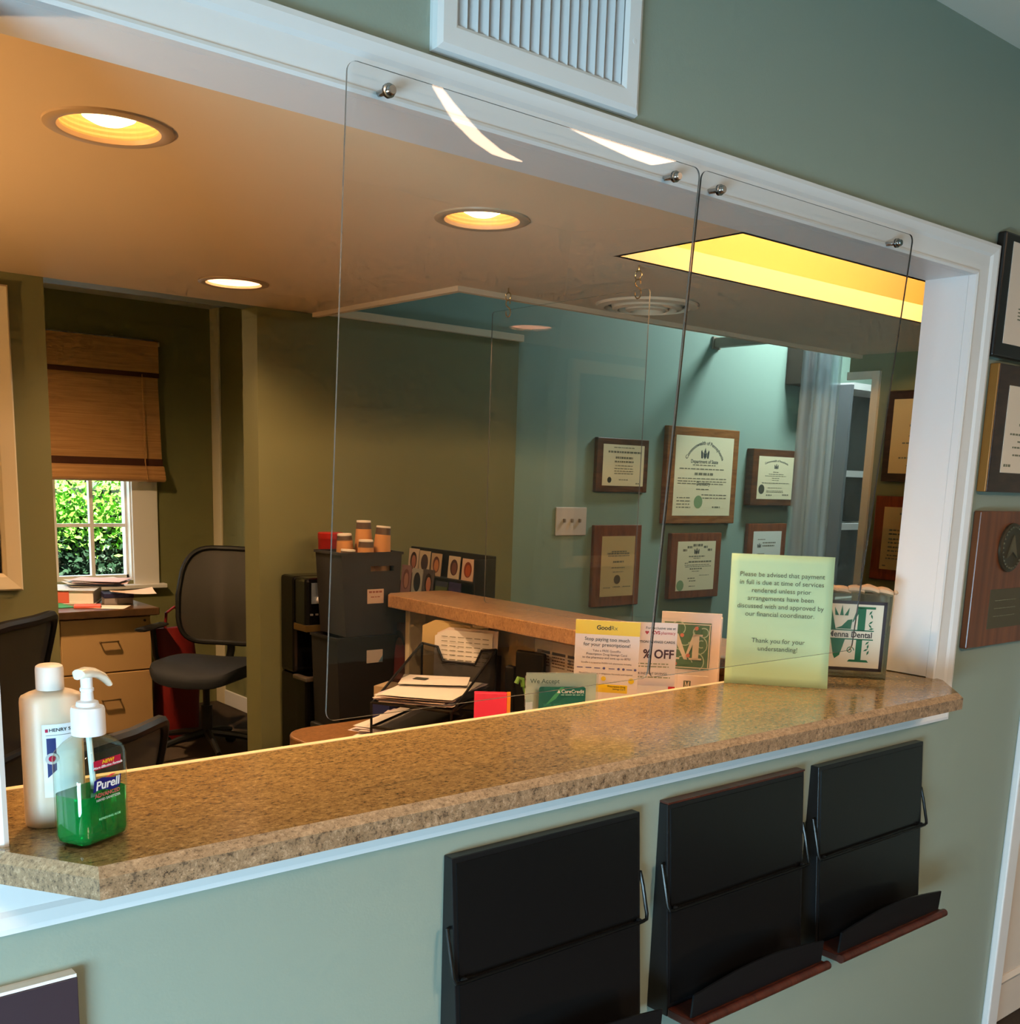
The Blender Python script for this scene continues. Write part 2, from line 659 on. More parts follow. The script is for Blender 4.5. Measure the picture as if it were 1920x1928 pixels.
def plate_with_holes(z, x_lo, x_hi, y_lo, y_hi, holes, rects):
    mb = MB()
    hs = 0.12
    xs = {x_lo, x_hi}
    ys = {y_lo, y_hi}
    for cx, cy in holes:
        xs |= {cx - hs, cx + hs}
        ys |= {cy - hs, cy + hs}
    for x0, x1, y0, y1 in rects:
        xs |= {x0, x1}
        ys |= {y0, y1}
    xs = sorted(q for q in xs if x_lo <= q <= x_hi)
    ys = sorted(q for q in ys if y_lo <= q <= y_hi)
    for i in range(len(xs) - 1):
        for j in range(len(ys) - 1):
            mx, my = (xs[i] + xs[i + 1]) / 2, (ys[j] + ys[j + 1]) / 2
            if any(x0 < mx < x1 and y0 < my < y1 for x0, x1, y0, y1 in rects):
                continue
            if any(abs(mx - cx) < hs and abs(my - cy) < hs for cx, cy in holes):
                continue
            mb.add([(xs[i], ys[j], z), (xs[i + 1], ys[j], z), (xs[i + 1], ys[j + 1], z), (xs[i], ys[j + 1], z)], [(0, 3, 2, 1)])
    n = 48
    for cx, cy in holes:
        ci, sq = [], []
        for k in range(n):
            a = 2 * PI * (k + 0.5) / n
            c_, s_ = math.cos(a), math.sin(a)
            q = hs / max(abs(c_), abs(s_))
            ci.append((cx + RC * c_, cy + RC * s_, z))
            sq.append((cx + q * c_, cy + q * s_, z))
        mb.add(ci + sq, [(k, (k + 1) % n, n + (k + 1) % n, n + k) for k in range(n)])
        for sx_, sy_, k in ((1, 1, n // 8 - 1), (-1, 1, 3 * n // 8 - 1), (-1, -1, 5 * n // 8 - 1), (1, -1, 7 * n // 8 - 1)):
            mb.add([sq[k], sq[(k + 1) % n], (cx + hs * sx_, cy + hs * sy_, z)], [(0, 1, 2)])
    return mb


b = plate_with_holes(ZC, -1.7, 3.88, YW1, 3.36, CANS, [(EX, 3.9, EY, 3.4), (SKX0, SKX1, SKY0, SKY1)])
# rim of the light well
for x0, x1, y0, y1 in ((SKX0 - 0.012, SKX0, SKY0, SKY1), (SKX1, SKX1 + 0.012, SKY0, SKY1), (SKX0 - 0.012, SKX1 + 0.012, SKY0 - 0.012, SKY0), (SKX0 - 0.012, SKX1 + 0.012, SKY1, SKY1 + 0.012)):
    b.box(x0, x1, y0, y1, ZC, ZC + 0.05)
o = b.build('ceiling_office', OCEIL, recalc=False)
tag(o, 'low tan ceiling over the reception office', kind='structure')
# upper shell of the light well
b = MB()
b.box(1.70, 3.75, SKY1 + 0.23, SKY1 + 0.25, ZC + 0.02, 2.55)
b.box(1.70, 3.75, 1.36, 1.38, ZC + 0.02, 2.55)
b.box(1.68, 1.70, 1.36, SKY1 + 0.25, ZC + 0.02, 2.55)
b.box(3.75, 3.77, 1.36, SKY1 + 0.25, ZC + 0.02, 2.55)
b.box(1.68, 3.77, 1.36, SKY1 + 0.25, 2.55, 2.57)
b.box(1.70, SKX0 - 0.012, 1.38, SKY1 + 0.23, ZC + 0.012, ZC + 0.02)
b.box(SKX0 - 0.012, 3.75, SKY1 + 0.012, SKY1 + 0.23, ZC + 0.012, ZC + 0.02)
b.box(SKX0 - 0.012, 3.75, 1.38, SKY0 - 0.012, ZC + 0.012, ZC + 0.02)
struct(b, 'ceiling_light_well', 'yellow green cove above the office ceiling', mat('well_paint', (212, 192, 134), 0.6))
# pale bead along the open edge of the low ceiling
b = MB()
b.box(EX - 0.0, EX + 0.02, EY, 3.34, ZC - 0.014, ZC + 0.03)
struct(b, 'trim_9', 'pale bead on the side edge of the low ceiling', OCEIL)
b = MB().box(EX + 0.0202, 3.88, EY, EY + 0.02, ZC - 0.014, ZC + 0.03)
struct(b, 'trim_10', 'pale bead on the far edge of the low ceiling', OCEIL)
b = MB()
b.box(EX - 0.03, EX, EY, 3.5, ZC + 0.03, 2.8)
b.box(EX - 0.03, 6.6, EY - 0.03, EY, ZC + 0.03, 2.8)
struct(b, 'wall_bulkhead', 'teal bulkhead above the edge of the low ceiling', TEAL)

# back walls of the office: pier, opening, capped partition
PY = 3.36
b = MB()
b.box(-1.7, 1.012, PY, PY + 0.1, 0, 2.45)
b.box(1.012, 1.68, PY, PY + 0.1, ZC, 2.45)
struct(b, 'wall_back', 'olive green pier wall left of the window alcove', OLIVE)
b = MB().box(1.68, 2.80, PY, 3.47, 0, ZC)
struct(b, 'wall_partition', 'olive tan partition wall right of the window alcove', OLIVE)
b = MB().box(1.80, 2.815, PY - 0.014, 3.485, ZC, ZC + 0.027)
struct(b, 'trim_11', 'cream cap board along the top of the partition', CREAM, 0.003)
b = MB().box(1.80, 6.6, 3.5, 3.56, 0, 2.8)
struct(b, 'wall_teal', 'teal green wall hung with framed certificates', TEAL)
b = MB().box(-1.75, -1.7, YW1, 3.46, 0, 2.45)
struct(b, 'wall_office_left', 'olive green side wall of the office', OLIVE)
# wall on the right with the white cased opening
b = MB()
b.box(3.88, 3.96, YW1, 2.44, 0, 2.8)
b.box(3.88, 3.96, 2.44, 2.576, 1.925, 2.8)
struct(b, 'wall_side', 'olive green side wall hung with plaques beyond the jamb', OLIVE)
b = MB()
b.box(3.866, 3.88, 2.430, 2.462, 0, 1.945)
b.box(3.866, 3.88, 2.4622, 2.576, 1.915, 1.945)
b.box(3.8802, 3.965, 2.4402, 2.455, 0, 1.9145)
struct(b, 'trim_12', 'cream casing round the opening beside the plastic sheet', CREAM)
b = MB().box(1.7, 6.6, 1.3, 3.6, 2.8, 2.85)
struct(b, 'ceiling_hall', 'high ceiling of the teal hall', CEIL)
b = MB().box(6.5, 6.6, 1.3, 3.6, 0, 2.8)
b.box(3.96, 6.5, 1.3, 1.34, 0, 2.8)
struct(b, 'wall_hall_end', 'teal end wall of the hall', TEAL)

# window alcove
AX0, AX1, AY = 0.75, 2.9, 6.4
WX0, WX1, WZ0, WZ1 = 1.52, 2.37, 0.80, 2.10
b = MB()
b.box(AX0, WX0, AY, AY + 0.14, 0, 2.45)
b.box(WX1, AX1 + 0.1, AY, AY + 0.14, 0, 2.45)
b.box(WX0, WX1, AY, AY + 0.14, 0, WZ0)
b.box(WX0, WX1, AY, AY + 0.14, WZ1, 2.45)
struct(b, 'wall_alcove_back', 'olive green window wall of the alcove', OLIVE)
b = MB().box(AX1, AX1 + 0.1, 3.56, AY, 0, 2.45)
struct(b, 'wall_alcove_right', 'olive green side wall of the alcove', OLIVE)
b = MB().box(AX0 - 0.1, AX0, 3.46, AY + 0.14, 0, 2.45)
struct(b, 'wall_alcove_left', 'olive green left wall of the alcove', OLIVE)
b = MB().box(AX0 - 0.1, AX1 + 0.1, 3.36, AY + 0.14, ZW, ZW + 0.04)
struct(b, 'ceiling_alcove', 'grey white ceiling of the window alcove', mat('alcove_ceiling', (205, 205, 205), 0.8))
b = MB().box(-1.8, 6.7, 1.25, 6.56, 2.86, 2.92)  # unseen slab added so no sunlight leaks into the rooms
struct(b, 'roof', 'unseen roof slab added to keep sunlight out of the rooms', CEIL)
b = MB().box(AX1 - 0.014, AX1, 6.285, AY, 0, 2.45)
struct(b, 'trim_13', 'cream upright board in the alcove corner', CREAM, 0.003)
b = MB().box(AX1 - 0.014, AX1, 3.6, 6.28, 0, 0.095)
struct(b, 'baseboard_right', 'pale baseboard along the alcove side wall', WHITE, 0.004)

# window with muntins and panes
WIN = MB().box(WX0, WX1, AY + 0.05, AY + 0.10, WZ0, WZ0 + 0.03)
WIN.box(WX0, WX1, AY + 0.05, AY + 0.10, WZ1 - 0.03, WZ1)
WIN.box(WX0, WX0 + 0.03, AY + 0.05, AY + 0.10, WZ0, WZ1)
WIN.box(WX1 - 0.02, WX1, AY + 0.05, AY + 0.10, WZ0, WZ1)
win = struct(WIN, 'window_1', 'white sash window with small panes behind the woven shade', WHITE)
mx = [1.52 + 0.01, 1.735, 1.945, 2.155, 2.36]
mz = [0.82, 1.125, 1.43, 1.75, 2.08]
for x in mx[1:-1]:
    MB().box(x - 0.011, x + 0.011, AY + 0.052, AY + 0.085, WZ0 + 0.03, WZ1 - 0.03).build('muntin', WHITE, win)
for z in mz[1:-1]:
    hh = 0.02 if abs(z - 1.43) < 0.01 else 0.010
    MB().box(WX0 + 0.03, WX1 - 0.02, AY + 0.055, AY + 0.082, z - hh, z + hh).build('muntin', WHITE, win)
GLASS = clear_mat('window_glass', (250, 255, 252), 1.45)
for i in range(4):
    for j in range(4):
        MB().box(mx[i] + 0.011, mx[i + 1] - 0.011, AY + 0.066, AY + 0.069, mz[j] + 0.01, mz[j + 1] - 0.01).build('pane', GLASS, win)
b = MB()
b.box(WX1, 2.525, AY - 0.02, AY, 0.775, 2.2)
b.box(1.38, WX0, AY - 0.02, AY, 0.775, 2.2)
b.box(1.38, 2.525, AY - 0.02, AY, WZ1, 2.2)
b.build('casing', WHITE, win, bevel=0.004)
MB().box(2.362, 2.37, AY, AY + 0.05, WZ0, WZ1).build('jamb', WHITE, win)
MB().box(1.35, 2.56, AY - 0.055, AY + 0.06, 0.752, 0.778).build('window_sill', WHITE, win, bevel=0.005)

# ------------------------------------------------------------------ outside the alcove window
b = MB().box(-6, 12, 6.56, 16, -0.25, -0.2)
tag(b.build('ground_outside', mat('lawn', (96, 104, 74), 0.95, noise=0.5, nscale=6, col2=(120, 108, 90))), 'mulch and lawn outside the alcove window', kind='structure')


def leaf_mass(name, mats, cx, cy, hw, hd, z0, z1, n, leaf, rnd):
    v, f, mi = [], [], []
    for _ in range(n):
        x = cx + rnd.uniform(-hw, hw)
        z = z0 + (z1 - z0) * rnd.random()
        bulge = 0.12 * math.sin(x * 6.1) * math.sin(z * 5.3 + x)
        y = cy - hd * (0.55 + bulge) + rnd.uniform(-0.08, 0.16)
        if z > z1 - 0.12:
            y = cy + rnd.uniform(-hd, hd)
        L = leaf * rnd.uniform(0.6, 1.3)
        d = Vector((rnd.uniform(-1, 1), rnd.uniform(-1, 0.3), rnd.uniform(-0.7, 1))).normalized()
        s = d.cross(Vector((rnd.uniform(-1, 1), rnd.uniform(-1, 1), rnd.uniform(-1, 1)))).normalized() * L * 0.28
        p = Vector((x, y, z))
        o = len(v)
        v += [p, p + d * L * 0.5 + s, p + d * L, p + d * L * 0.5 - s]
        f.append((o, o + 1, o + 2, o + 3))
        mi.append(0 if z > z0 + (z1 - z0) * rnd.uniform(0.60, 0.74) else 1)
    me = bpy.data.meshes.new(name)
    me.from_pydata([tuple(p) for p in v], [], f)
    for q in mats:
        me.materials.append(q)
    for p, i in zip(me.polygons, mi):
        p.material_index = i
    o = bpy.data.objects.new(name, me)
    COL.objects.link(o)
    return o


LEAF1 = mat('sunlit_leaf', (160, 222, 92), 0.5, noise=0.5, nscale=3, col2=(118, 196, 60))  # sun on the hedge top is in the colour: brighter leaves above, darker below
LEAF2 = mat('dark_leaf', (52, 82, 56), 0.5, noise=0.5, nscale=4, col2=(34, 58, 42))
rnd = random.Random(3)
hedge = thing('hedge', 'clipped hedge outside the window, its sunlit top coloured brighter', 'hedge', (0, 0, 0))
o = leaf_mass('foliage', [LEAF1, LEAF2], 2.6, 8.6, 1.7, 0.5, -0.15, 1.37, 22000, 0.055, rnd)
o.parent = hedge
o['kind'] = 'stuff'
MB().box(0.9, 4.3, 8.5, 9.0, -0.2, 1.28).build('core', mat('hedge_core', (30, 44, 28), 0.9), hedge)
tree = thing('tree', 'dark leafy branch hanging above the hedge', 'tree', (0, 0, 0))
o = leaf_mass('foliage', [LEAF2, LEAF2], 3.2, 10.2, 0.7, 0.6, 1.72, 3.6, 1800, 0.2, rnd)
o.parent = tree
o['kind'] = 'stuff'
MB().tube([(3.4, 10.4, -0.2), (3.35, 10.4, 1.0), (3.3, 10.3, 2.6)], 0.09, 10).build('trunk', mat('bark', (70, 56, 44), 0.9), tree)

# ------------------------------------------------------------------ woven roman shade
SHADE = mat('woven_bamboo', (204, 152, 96), 0.85, noise=0.5, nscale=30, col2=(170, 120, 72), bump=0.5, bscale=120, stretch=(0.15, 1, 4))
SHBAND = mat('shade_band', (74, 38, 24), 0.9)
t = thing('roman_shade', 'brown woven roman shade with dark bands in the alcove window', 'window shade', (0, AY - 0.02, 0))
SX0, SX1 = 1.42, 2.545
MB().box(SX0, SX1, -0.045, -0.004, 2.165, 2.19).build('headrail', mat('headrail', (200, 180, 150), 0.6), t)
MB().box(SX0, SX1 - 0.01, -0.05, -0.044, 1.985, 2.19).build('valance', SHADE, t)
MB().box(SX0, SX1 - 0.01, -0.053, -0.049, 1.985, 2.012).build('band', SHBAND, t)
b = MB()
b.xz([(SX0, 2.17), (SX0, 1.48), (SX1, 1.48), (SX1 - 0.02, 2.17)], -0.036, -0.040)
b.build('panel', SHADE, t)
MB().box(SX0, SX1, -0.048, -0.042, 1.475, 1.52).build('band', SHBAND, t)
for k, (zz, yy) in enumerate(((1.455, -0.05), (1.432, -0.058), (1.41, -0.064))):
    pts = [(yy + 0.028 * math.cos(a), zz + 0.024 * math.sin(a)) for a in [PI * 2 * q / 12 for q in range(12)]]
    MB().yz(pts, SX0, SX1).build('fold', SHADE, t, smooth=True)
MB().tube([(2.43, -0.062, 2.0), (2.43, -0.072, 1.5), (2.432, -0.1, 1.40)], 0.003, 6).build('pull_cord', SHADE, t)

# ------------------------------------------------------------------ recessed ceiling lamps
RING = mat('lamp_ring', (188, 160, 126), 0.45)
BAFFLE = mat('lamp_baffle', (190, 150, 96), 0.5)
BULB = mat('bulb_glow', (255, 230, 190), 0.5, emit=((255, 205, 140), 9.0))
LENS = mat('lens_glow', (250, 214, 190), 0.5, emit=((255, 190, 150), 1.6))
LABS = ['ribbed recessed lamp nearest the left edge of the ceiling', 'recessed lamp behind the clear panel near the middle of the ceiling',
        'pinkish recessed lamp over the alcove end of the ceiling']
for i, (cx, cy) in enumerate(CANS):
    t = thing('recessed_downlight', LABS[i], 'ceiling lamp', (cx, cy, ZC), 0, 'recessed ceiling lamps')
    MB().lathe([(0.074, 0.002), (0.078, -0.004), (0.090, -0.006), (0.098, -0.003), (0.099, 0.0)], 48, caps=False).build('trim_ring', RING, t, smooth=True)
    prof = []
    for k in range(14):
        z = 0.001 + k * 0.0075
        r = 0.0755 - k * 0.0008
        prof += [(r, z), (r - 0.0012, z + 0.004)]
    MB().lathe(prof, 40, caps=False).build('baffle', BAFFLE if i < 2 else LENS, t)
    MB().lathe([(0.0, 0.106), (0.066, 0.106)], 40, caps=False).build('backplate', BAFFLE, t)
    if i < 2:
        MB().lathe([(0.02, 0.106), (0.024, 0.070), (0.042, 0.040), (0.045, 0.026), (0.040, 0.014), (0.024, 0.006), (0.0, 0.004)], 28, caps=False).build('bulb', BULB, t, smooth=True)
    else:
        MB().lathe([(0.0, 0.040), (0.06, 0.046), (0.072, 0.05)], 36, caps=False).build('lens', LENS, t, smooth=True)
    light('lamp_light', 'SPOT', (0, 0, 0.0 if i < 2 else 0.03), (0, 0, -1), (34, 42, 20)[i] * LAMP_W, WARM if i < 2 else (1.0, 0.62, 0.36), 0.03, spot=R(150), blend=0.9, parent=t)
# assumed lamp added for the window alcove, unseen round the pier corner
t = thing('recessed_downlight', 'assumed recessed lamp in the alcove ceiling, unseen behind the pier', 'ceiling lamp', (1.15, 4.9, ZW), 0, 'recessed ceiling lamps')
MB().lathe([(0.074, -0.001), (0.078, -0.005), (0.090, -0.006), (0.098, -0.003), (0.099, 0.0)], 48, caps=False).build('trim_ring', RING, t, smooth=True)
MB().lathe([(0.0, -0.002), (0.074, -0.001)], 36, caps=False).build('lens', BULB, t, smooth=True)
light('lamp_light', 'SPOT', (0, 0, -0.01), (0, 0, -1), 230 * LAMP_W, (1.0, 0.64, 0.33), 0.05, spot=R(160), blend=0.9, parent=t)
# unseen floor lamp assumed at the left end, added to brighten the ceiling
t = thing('assumed_floor_lamp', 'unseen upward shining floor lamp assumed at the left of the office', 'floor lamp', (-0.75, 2.3, 0))
MB().lathe([(0.14, 0), (0.14, 0.015), (0.02, 0.03), (0.012, 0.04), (0.012, 1.05), (0.0, 1.05)], 24).build('stand', BLACKP, t, smooth=True)
MB().lathe([(0.02, 1.02), (0.10, 1.06), (0.17, 1.13), (0.165, 1.13), (0.09, 1.07), (0.0, 1.04)], 28, caps=False).build('bowl', mat('lamp_bowl', (230, 210, 180), 0.5), t, smooth=True)
MB().lathe([(0.0, 1.05), (0.03, 1.06), (0.035, 1.09), (0.0, 1.12)], 16, caps=False).build('bulb', BULB, t, smooth=True)
light('lamp_light', 'SPOT', (0, 0, 1.13), (0, 0, 3), 100 * LAMP_W, (1.0, 0.60, 0.27), 0.06, spot=R(165), blend=0.6, parent=t)
# unseen tube lamp assumed on the ledge to light the well
t = thing('assumed_tube_lamp', 'warm tube lamp assumed to lie unseen in the yellow light well', 'cove lamp', (2.7, 1.44, ZC + 0.02))
b = MB()
b.box(-0.8, 0.8, -0.03, 0.03, 0.0, 0.03)
b.build('housing', WHITE, t)
MB().tube([(-0.78, 0, 0.05), (0.78, 0, 0.05)], 0.016, 12).build('tube', mat('tube_glow', (255, 220, 150), 0.5, emit=((255, 190, 90), 12.0)), t)
light('cove_light', 'AREA', (0, 0.02, 0.09), (0, 0.5, 0.28), 13, (1.0, 0.60, 0.25), 1.5, 0.05, parent=t)

# glowing shapes added overhead so their mirror image streaks the clear panels
GLOW = mat('panel_glow', (255, 235, 215), 0.5, emit=((255, 212, 176), 14.0))
t = thing('unseen_ceiling_light', 'glowing crescent added to mirror as a streak in the clear panels', 'ceiling light', (0, 0, ZW))
outer = [(1.908, -0.378), (2.069, -0.545), (2.251, -0.731), (2.468, -0.91), (2.638, -1.02), (2.716, -1.035), (2.783, -1.013)]
inner = [(1.926, -0.364), (2.078, -0.502), (2.226, -0.631), (2.409, -0.785), (2.604, -0.926)]
MB().xy(outer + inner[::-1], -0.02, 0.0).build('housing', WHITE, t)
MB().xy(outer + inner[::-1], -0.022, -0.02).build('diffuser', GLOW, t)
t = thing('unseen_ceiling_light', 'glowing slanted shape added to mirror in the clear panels', 'ceiling light', (0, 0, ZW))
pl = [(2.426, -0.387), (2.664, -0.464), (2.878, -0.524), (2.992, -0.534), (2.968, -0.384), (2.95, -0.30), (2.44, -0.30)]
MB().xy(pl, -0.02, 0.0).build('housing', WHITE, t)
MB().xy(pl, -0.022, -0.02).build('diffuser', GLOW, t)

t = thing('unseen_ceiling_light', 'unseen square ceiling light added to warm the waiting room', 'ceiling light', (1.1, -1.3, ZW))  # unseen fixture added as warm fill for the waiting room
MB().box(-0.3, 0.3, -0.3, 0.3, -0.05, 0.0).build('housing', WHITE, t, bevel=0.01)
MB().box(-0.28, 0.28, -0.28, 0.28, -0.056, -0.0505).build('diffuser', mat('warm_fill_glow', (255, 240, 220), 0.5, emit=((255, 214, 176), 3.0)), t)
light('warm_fill_light', 'AREA', (0, 0, -0.06), (0, 0, -1), 56, (1.0, 0.68, 0.46), 0.55, 0.55, parent=t)

# round ceiling diffuser and S hooks
t = thing('air_diffuser', 'round white air diffuser in the low ceiling', 'ceiling vent', (2.44, 2.335, ZC))
for r0, r1, z in ((0.125, 0.155, -0.012), (0.085, 0.108, -0.018), (0.045, 0.068, -0.022)):
    MB().lathe([(r0, -0.002), (r0 + 0.004, z), (r1 - 0.004, z + 0.004), (r1, -0.001)], 40, caps=False).build('ring', OCEIL, t, smooth=True)
MB().lathe([(0.0, -0.001), (0.12, -0.001)], 40, caps=False).build('core', mat('diffuser_dark', (60, 46, 34), 0.7), t)
BRASS = mat('hook_metal', (214, 196, 160), 0.25, 1.0)
for i, hy in enumerate((2.44, 1.938)):
    t = thing('ceiling_hook', ('brass eye and S hook nearer the teal hall', 'brass eye and S hook nearer the yellow light well')[i], 'hook', (1.988, hy, ZC), 0, 'hooks holding the hanging panel')
    b = MB().tube([(0, 0, 0), (0, 0, -0.012)], 0.002, 8)
    b.tube([(0, 0.011 * math.sin(a), -0.023 - 0.011 * math.cos(a) * -1) for a in [2 * PI * k / 16 for k in range(16)]], 0.0016, 6, closed=True)
    b.build('eye', BRASS, t, smooth=True)
    pts = []
    for k in range(13):
        a = R(200) - R(270) * k / 12
        pts.append((0, 0.009 * math.cos(a), -0.041 + 0.009 * math.sin(a)))
    for k in range(13):
        a = R(110) + R(270) * k / 12
        pts.append((0, -0.002 + 0.010 * math.cos(a), -0.066 + 0.012 * math.sin(a)))
    MB().tube(pts, 0.0018, 6).build('s_hook', BRASS, t, smooth=True)

# ------------------------------------------------------------------ clear barrier panels
def rounded(x0, x1, z0, z1, r, n=6):
    pts = []
    for cx, cz, a0 in ((x1 - r, z1 - r, 0), (x0 + r, z1 - r, 90), (x0 + r, z0 + r, 180), (x1 - r, z0 + r, 270)):
        for k in range(n + 1):
            a = R(a0 + 90 * k / n)
            pts.append((cx + r * math.cos(a), cz + r * math.sin(a)))
    return pts


def sheet(name, pts, th, parent, edge=PLEXI_EDGE):
    b = MB().prism([(p[0], 0, p[1]) for p in pts], (0, th, 0), 0, 1)
    return b.build(name, [PLEXI, edge], parent)


STEEL = mat('bolt_steel', (170, 168, 164), 0.22, 1.0)
for x0, x1, lab, bx in ((0.723, 1.361, 'clear acrylic barrier panel bolted left of the seam', (0.782, 1.305)),
                        (1.365, 1.987, 'clear acrylic barrier panel bolted right of the seam', (1.411, 1.933))):
    t = thing('barrier_panel', lab, 'barrier panel', (0, 1.203, 1.976), 0, 'acrylic panels in the reception window', rx=math.atan2(0.05, 0.82))
    sheet('acrylic_sheet', rounded(x0, x1, -0.822, 0.0, 0.014), 0.0032, t, PLEXI_EDGE if x0 < 1 else mat('acrylic_edge_dark', (52, 46, 40), 0.25))
    for x in bx:
        q = MB()
        mt = Matrix.Translation((x, 0, -0.022)) @ Matrix.Rotation(R(90), 4, 'X')
        q.lathe([(0.0085, 0.0), (0.0085, 0.002), (0.006, 0.0025), (0.006, 0.008), (0.005, 0.0095), (0.0, 0.0095)], 16, mat4=mt)
        q.lathe([(0.004, -0.024), (0.004, -0.003), (0.0085, -0.003), (0.0085, -0.0015)], 12, mat4=mt)
        q.build('bolt', STEEL, t, smooth=True)
# panel hung over the second counter, in a plane of constant x
t = thing('hanging_panel', 'clear acrylic panel hung on hooks over the inner counter', 'barrier panel', (1.988, 1.894, 0), R(90))
sheet('acrylic_sheet', rounded(0.0, 0.613, 1.118, 1.951, 0.01), 0.003, t)

# unseen flat light panel assumed in the high hall ceiling
t = thing('unseen_ceiling_light', 'unseen flat white light panel assumed in the high hall ceiling', 'ceiling light', (4.65, 3.05, 2.8))
MB().box(-0.24, 0.24, -0.2, 0.2, -0.05, 0.0).build('housing', WHITE, t)
MB().box(-0.21, 0.21, -0.17, 0.17, -0.054, -0.0505).build('diffuser', mat('hall_glow', (240, 250, 255), 0.5, emit=((214, 244, 255), 4.0)), t)

# thin plastic sheet hanging at the end of the low ceiling
t = thing('plastic_sheet', 'rippled clear plastic sheeting hanging beside the cased opening', 'plastic sheet', (0, 0, 0))
FILM = clear_mat('plastic_film', (235, 246, 250), 1.45, (220, 236, 244), 0.46, 0.05)


def film(name, x0, x1, y0, ztop, zbot, amp, fr, ph):
    nx, nz = 26, 10
    vs, fs = [], []
    for j in range(nz + 1):
        z = ztop + (zbot - ztop) * j / nz
        for i in range(nx + 1):
            u = i / nx
            vs.append((x0 + (x1 - x0) * u, y0 + amp * math.sin(u * fr + ph + 0.3 * math.sin(j * 0.7)) * (0.4 + 0.6 * j / nz), z))
    for j in range(nz):
        for i in range(nx):
            a = j * (nx + 1) + i
            fs.append((a, a + 1, a + nx + 2, a + nx + 1))
    return MB().add(vs, fs).build(name, FILM, t, smooth=True)


film('strip', 3.56, 3.80, EY + 0.05, ZC + 0.02, 0.35, 0.018, 15, 0.2)
film('strip', 3.70, 3.885, EY + 0.09, ZC + 0.02, 0.35, 0.014, 12, 1.4)

# ------------------------------------------------------------------ counter
t = thing('reception_counter', 'long speckled brown counter top with clipped corners in the reception window', 'counter top', (0, 0, 0))
top = [(0.359, 1.096), (2.178, 1.096), (2.300, 1.200), (2.300, 1.2245), (OX1 - 0.001, 1.2245), (OX1 - 0.001, 1.444), (OX0 + 0.001, 1.444), (OX0 + 0.001, 1.2245), (0.286, 1.2245), (0.286, 1.205)]
ch = 0.012
topi = [(0.362, 1.096 + ch), (2.176, 1.096 + ch), (2.291, 1.206), (2.300, 1.2245)] + top[4:8] + [(0.286, 1.2245), (0.296, 1.209)]
b = MB()
n = len(top)
z0, z1, z2 = 1.036, 1.060, 1.07
vs = [(x, y, z0) for x, y in top] + [(x, y, z1) for x, y in top] + [(x, y, z2) for x, y in topi]
b.add(vs, [tuple(range(n))[::-1]], 1)
b.add(vs, [(i, (i + 1) % n, n + (i + 1) % n, n + i) for i in range(n)], 1)
b.add(vs, [(n + i, n + (i + 1) % n, 2 * n + (i + 1) % n, 2 * n + i) for i in range(n)], 2)
b.add(vs, [tuple(range(2 * n, 3 * n))], 0)
b.build('slab', [GRANITE, GRANITE2, GRANITE3], t)
MB().box(OX0 + 0.002, OX1 - 0.002, 1.4445, 1.457, 1.0, 1.071).build('edge_strip', mat('edge_strip', (240, 220, 180), 0.5), t, bevel=0.0015)
t = thing('inner_shelf', 'narrow inner shelf behind the reception counter', 'shelf', (0, 0, 0))
MB().xy([(1.27, 1.4575), (1.975, 1.4575), (1.975, 1.73), (1.76, 1.73), (1.36, 1.585), (1.27, 1.52)], 0.985, 1.005).build('board', mat('shelf_wood', (150, 112, 72), 0.5), t, bevel=0.003)
for x in (1.40, 1.65, 1.92):
    MB().yz([(1.345, 0.985), (1.345, 0.83), (1.36, 0.83), (1.56, 0.985)], x, x + 0.02).build('bracket', WHITE, t)

# ------------------------------------------------------------------ wall vent
t = thing('wall_vent', 'white louvred air vent above the reception window', 'air vent', (0, YW0, 0))
VX0, VX1, VZ0, VZ1 = 0.866, 1.243, 2.031, 2.33
ix0, ix1, iz0, iz1 = 0.906, 1.209, 2.068, 2.292
fr = frame_sweep(ix0, ix1, iz0, iz1, [(0, 0), (0, 0.012), (0.15, 0.017), (0.75, 0.018), (0.95, 0.014), (1, 0.006), (1, 0)], 0.0, 0.038, 0.036, 0.037)
for q in fr.values():
    q.build('frame_rail', WHITE, t)
MB().box(ix0, ix1, -0.002, -0.001, iz0, iz1).build('duct', mat('duct_dark', (40, 34, 26), 0.9), t)
LOUV = mat('louvre_paint', (212, 210, 208), 0.4)
ns = 17
for k in range(ns):
    x = ix0 + 0.010 + (ix1 - ix0 - 0.018) * k / (ns - 1)
    MB().prism([(x - 0.005, -0.002, iz0), (x - 0.004, -0.003, iz0), (x + 0.005, -0.0125, iz0), (x + 0.004, -0.0135, iz0)], (0, 0, iz1 - iz0)).build('slat', LOUV, t)
for x, z in ((0.888, 2.19), (1.226, 2.13)):
    MB().lathe([(0.004, 0), (0.004, 0.0015), (0.0, 0.002)], 10, mat4=Matrix.Translation((x, -0.0165, z)) @ Matrix.Rotation(R(90), 4, 'X')).build('screw', WHITE, t)

# ------------------------------------------------------------------ magazine racks under the counter
RACKW = 0.409


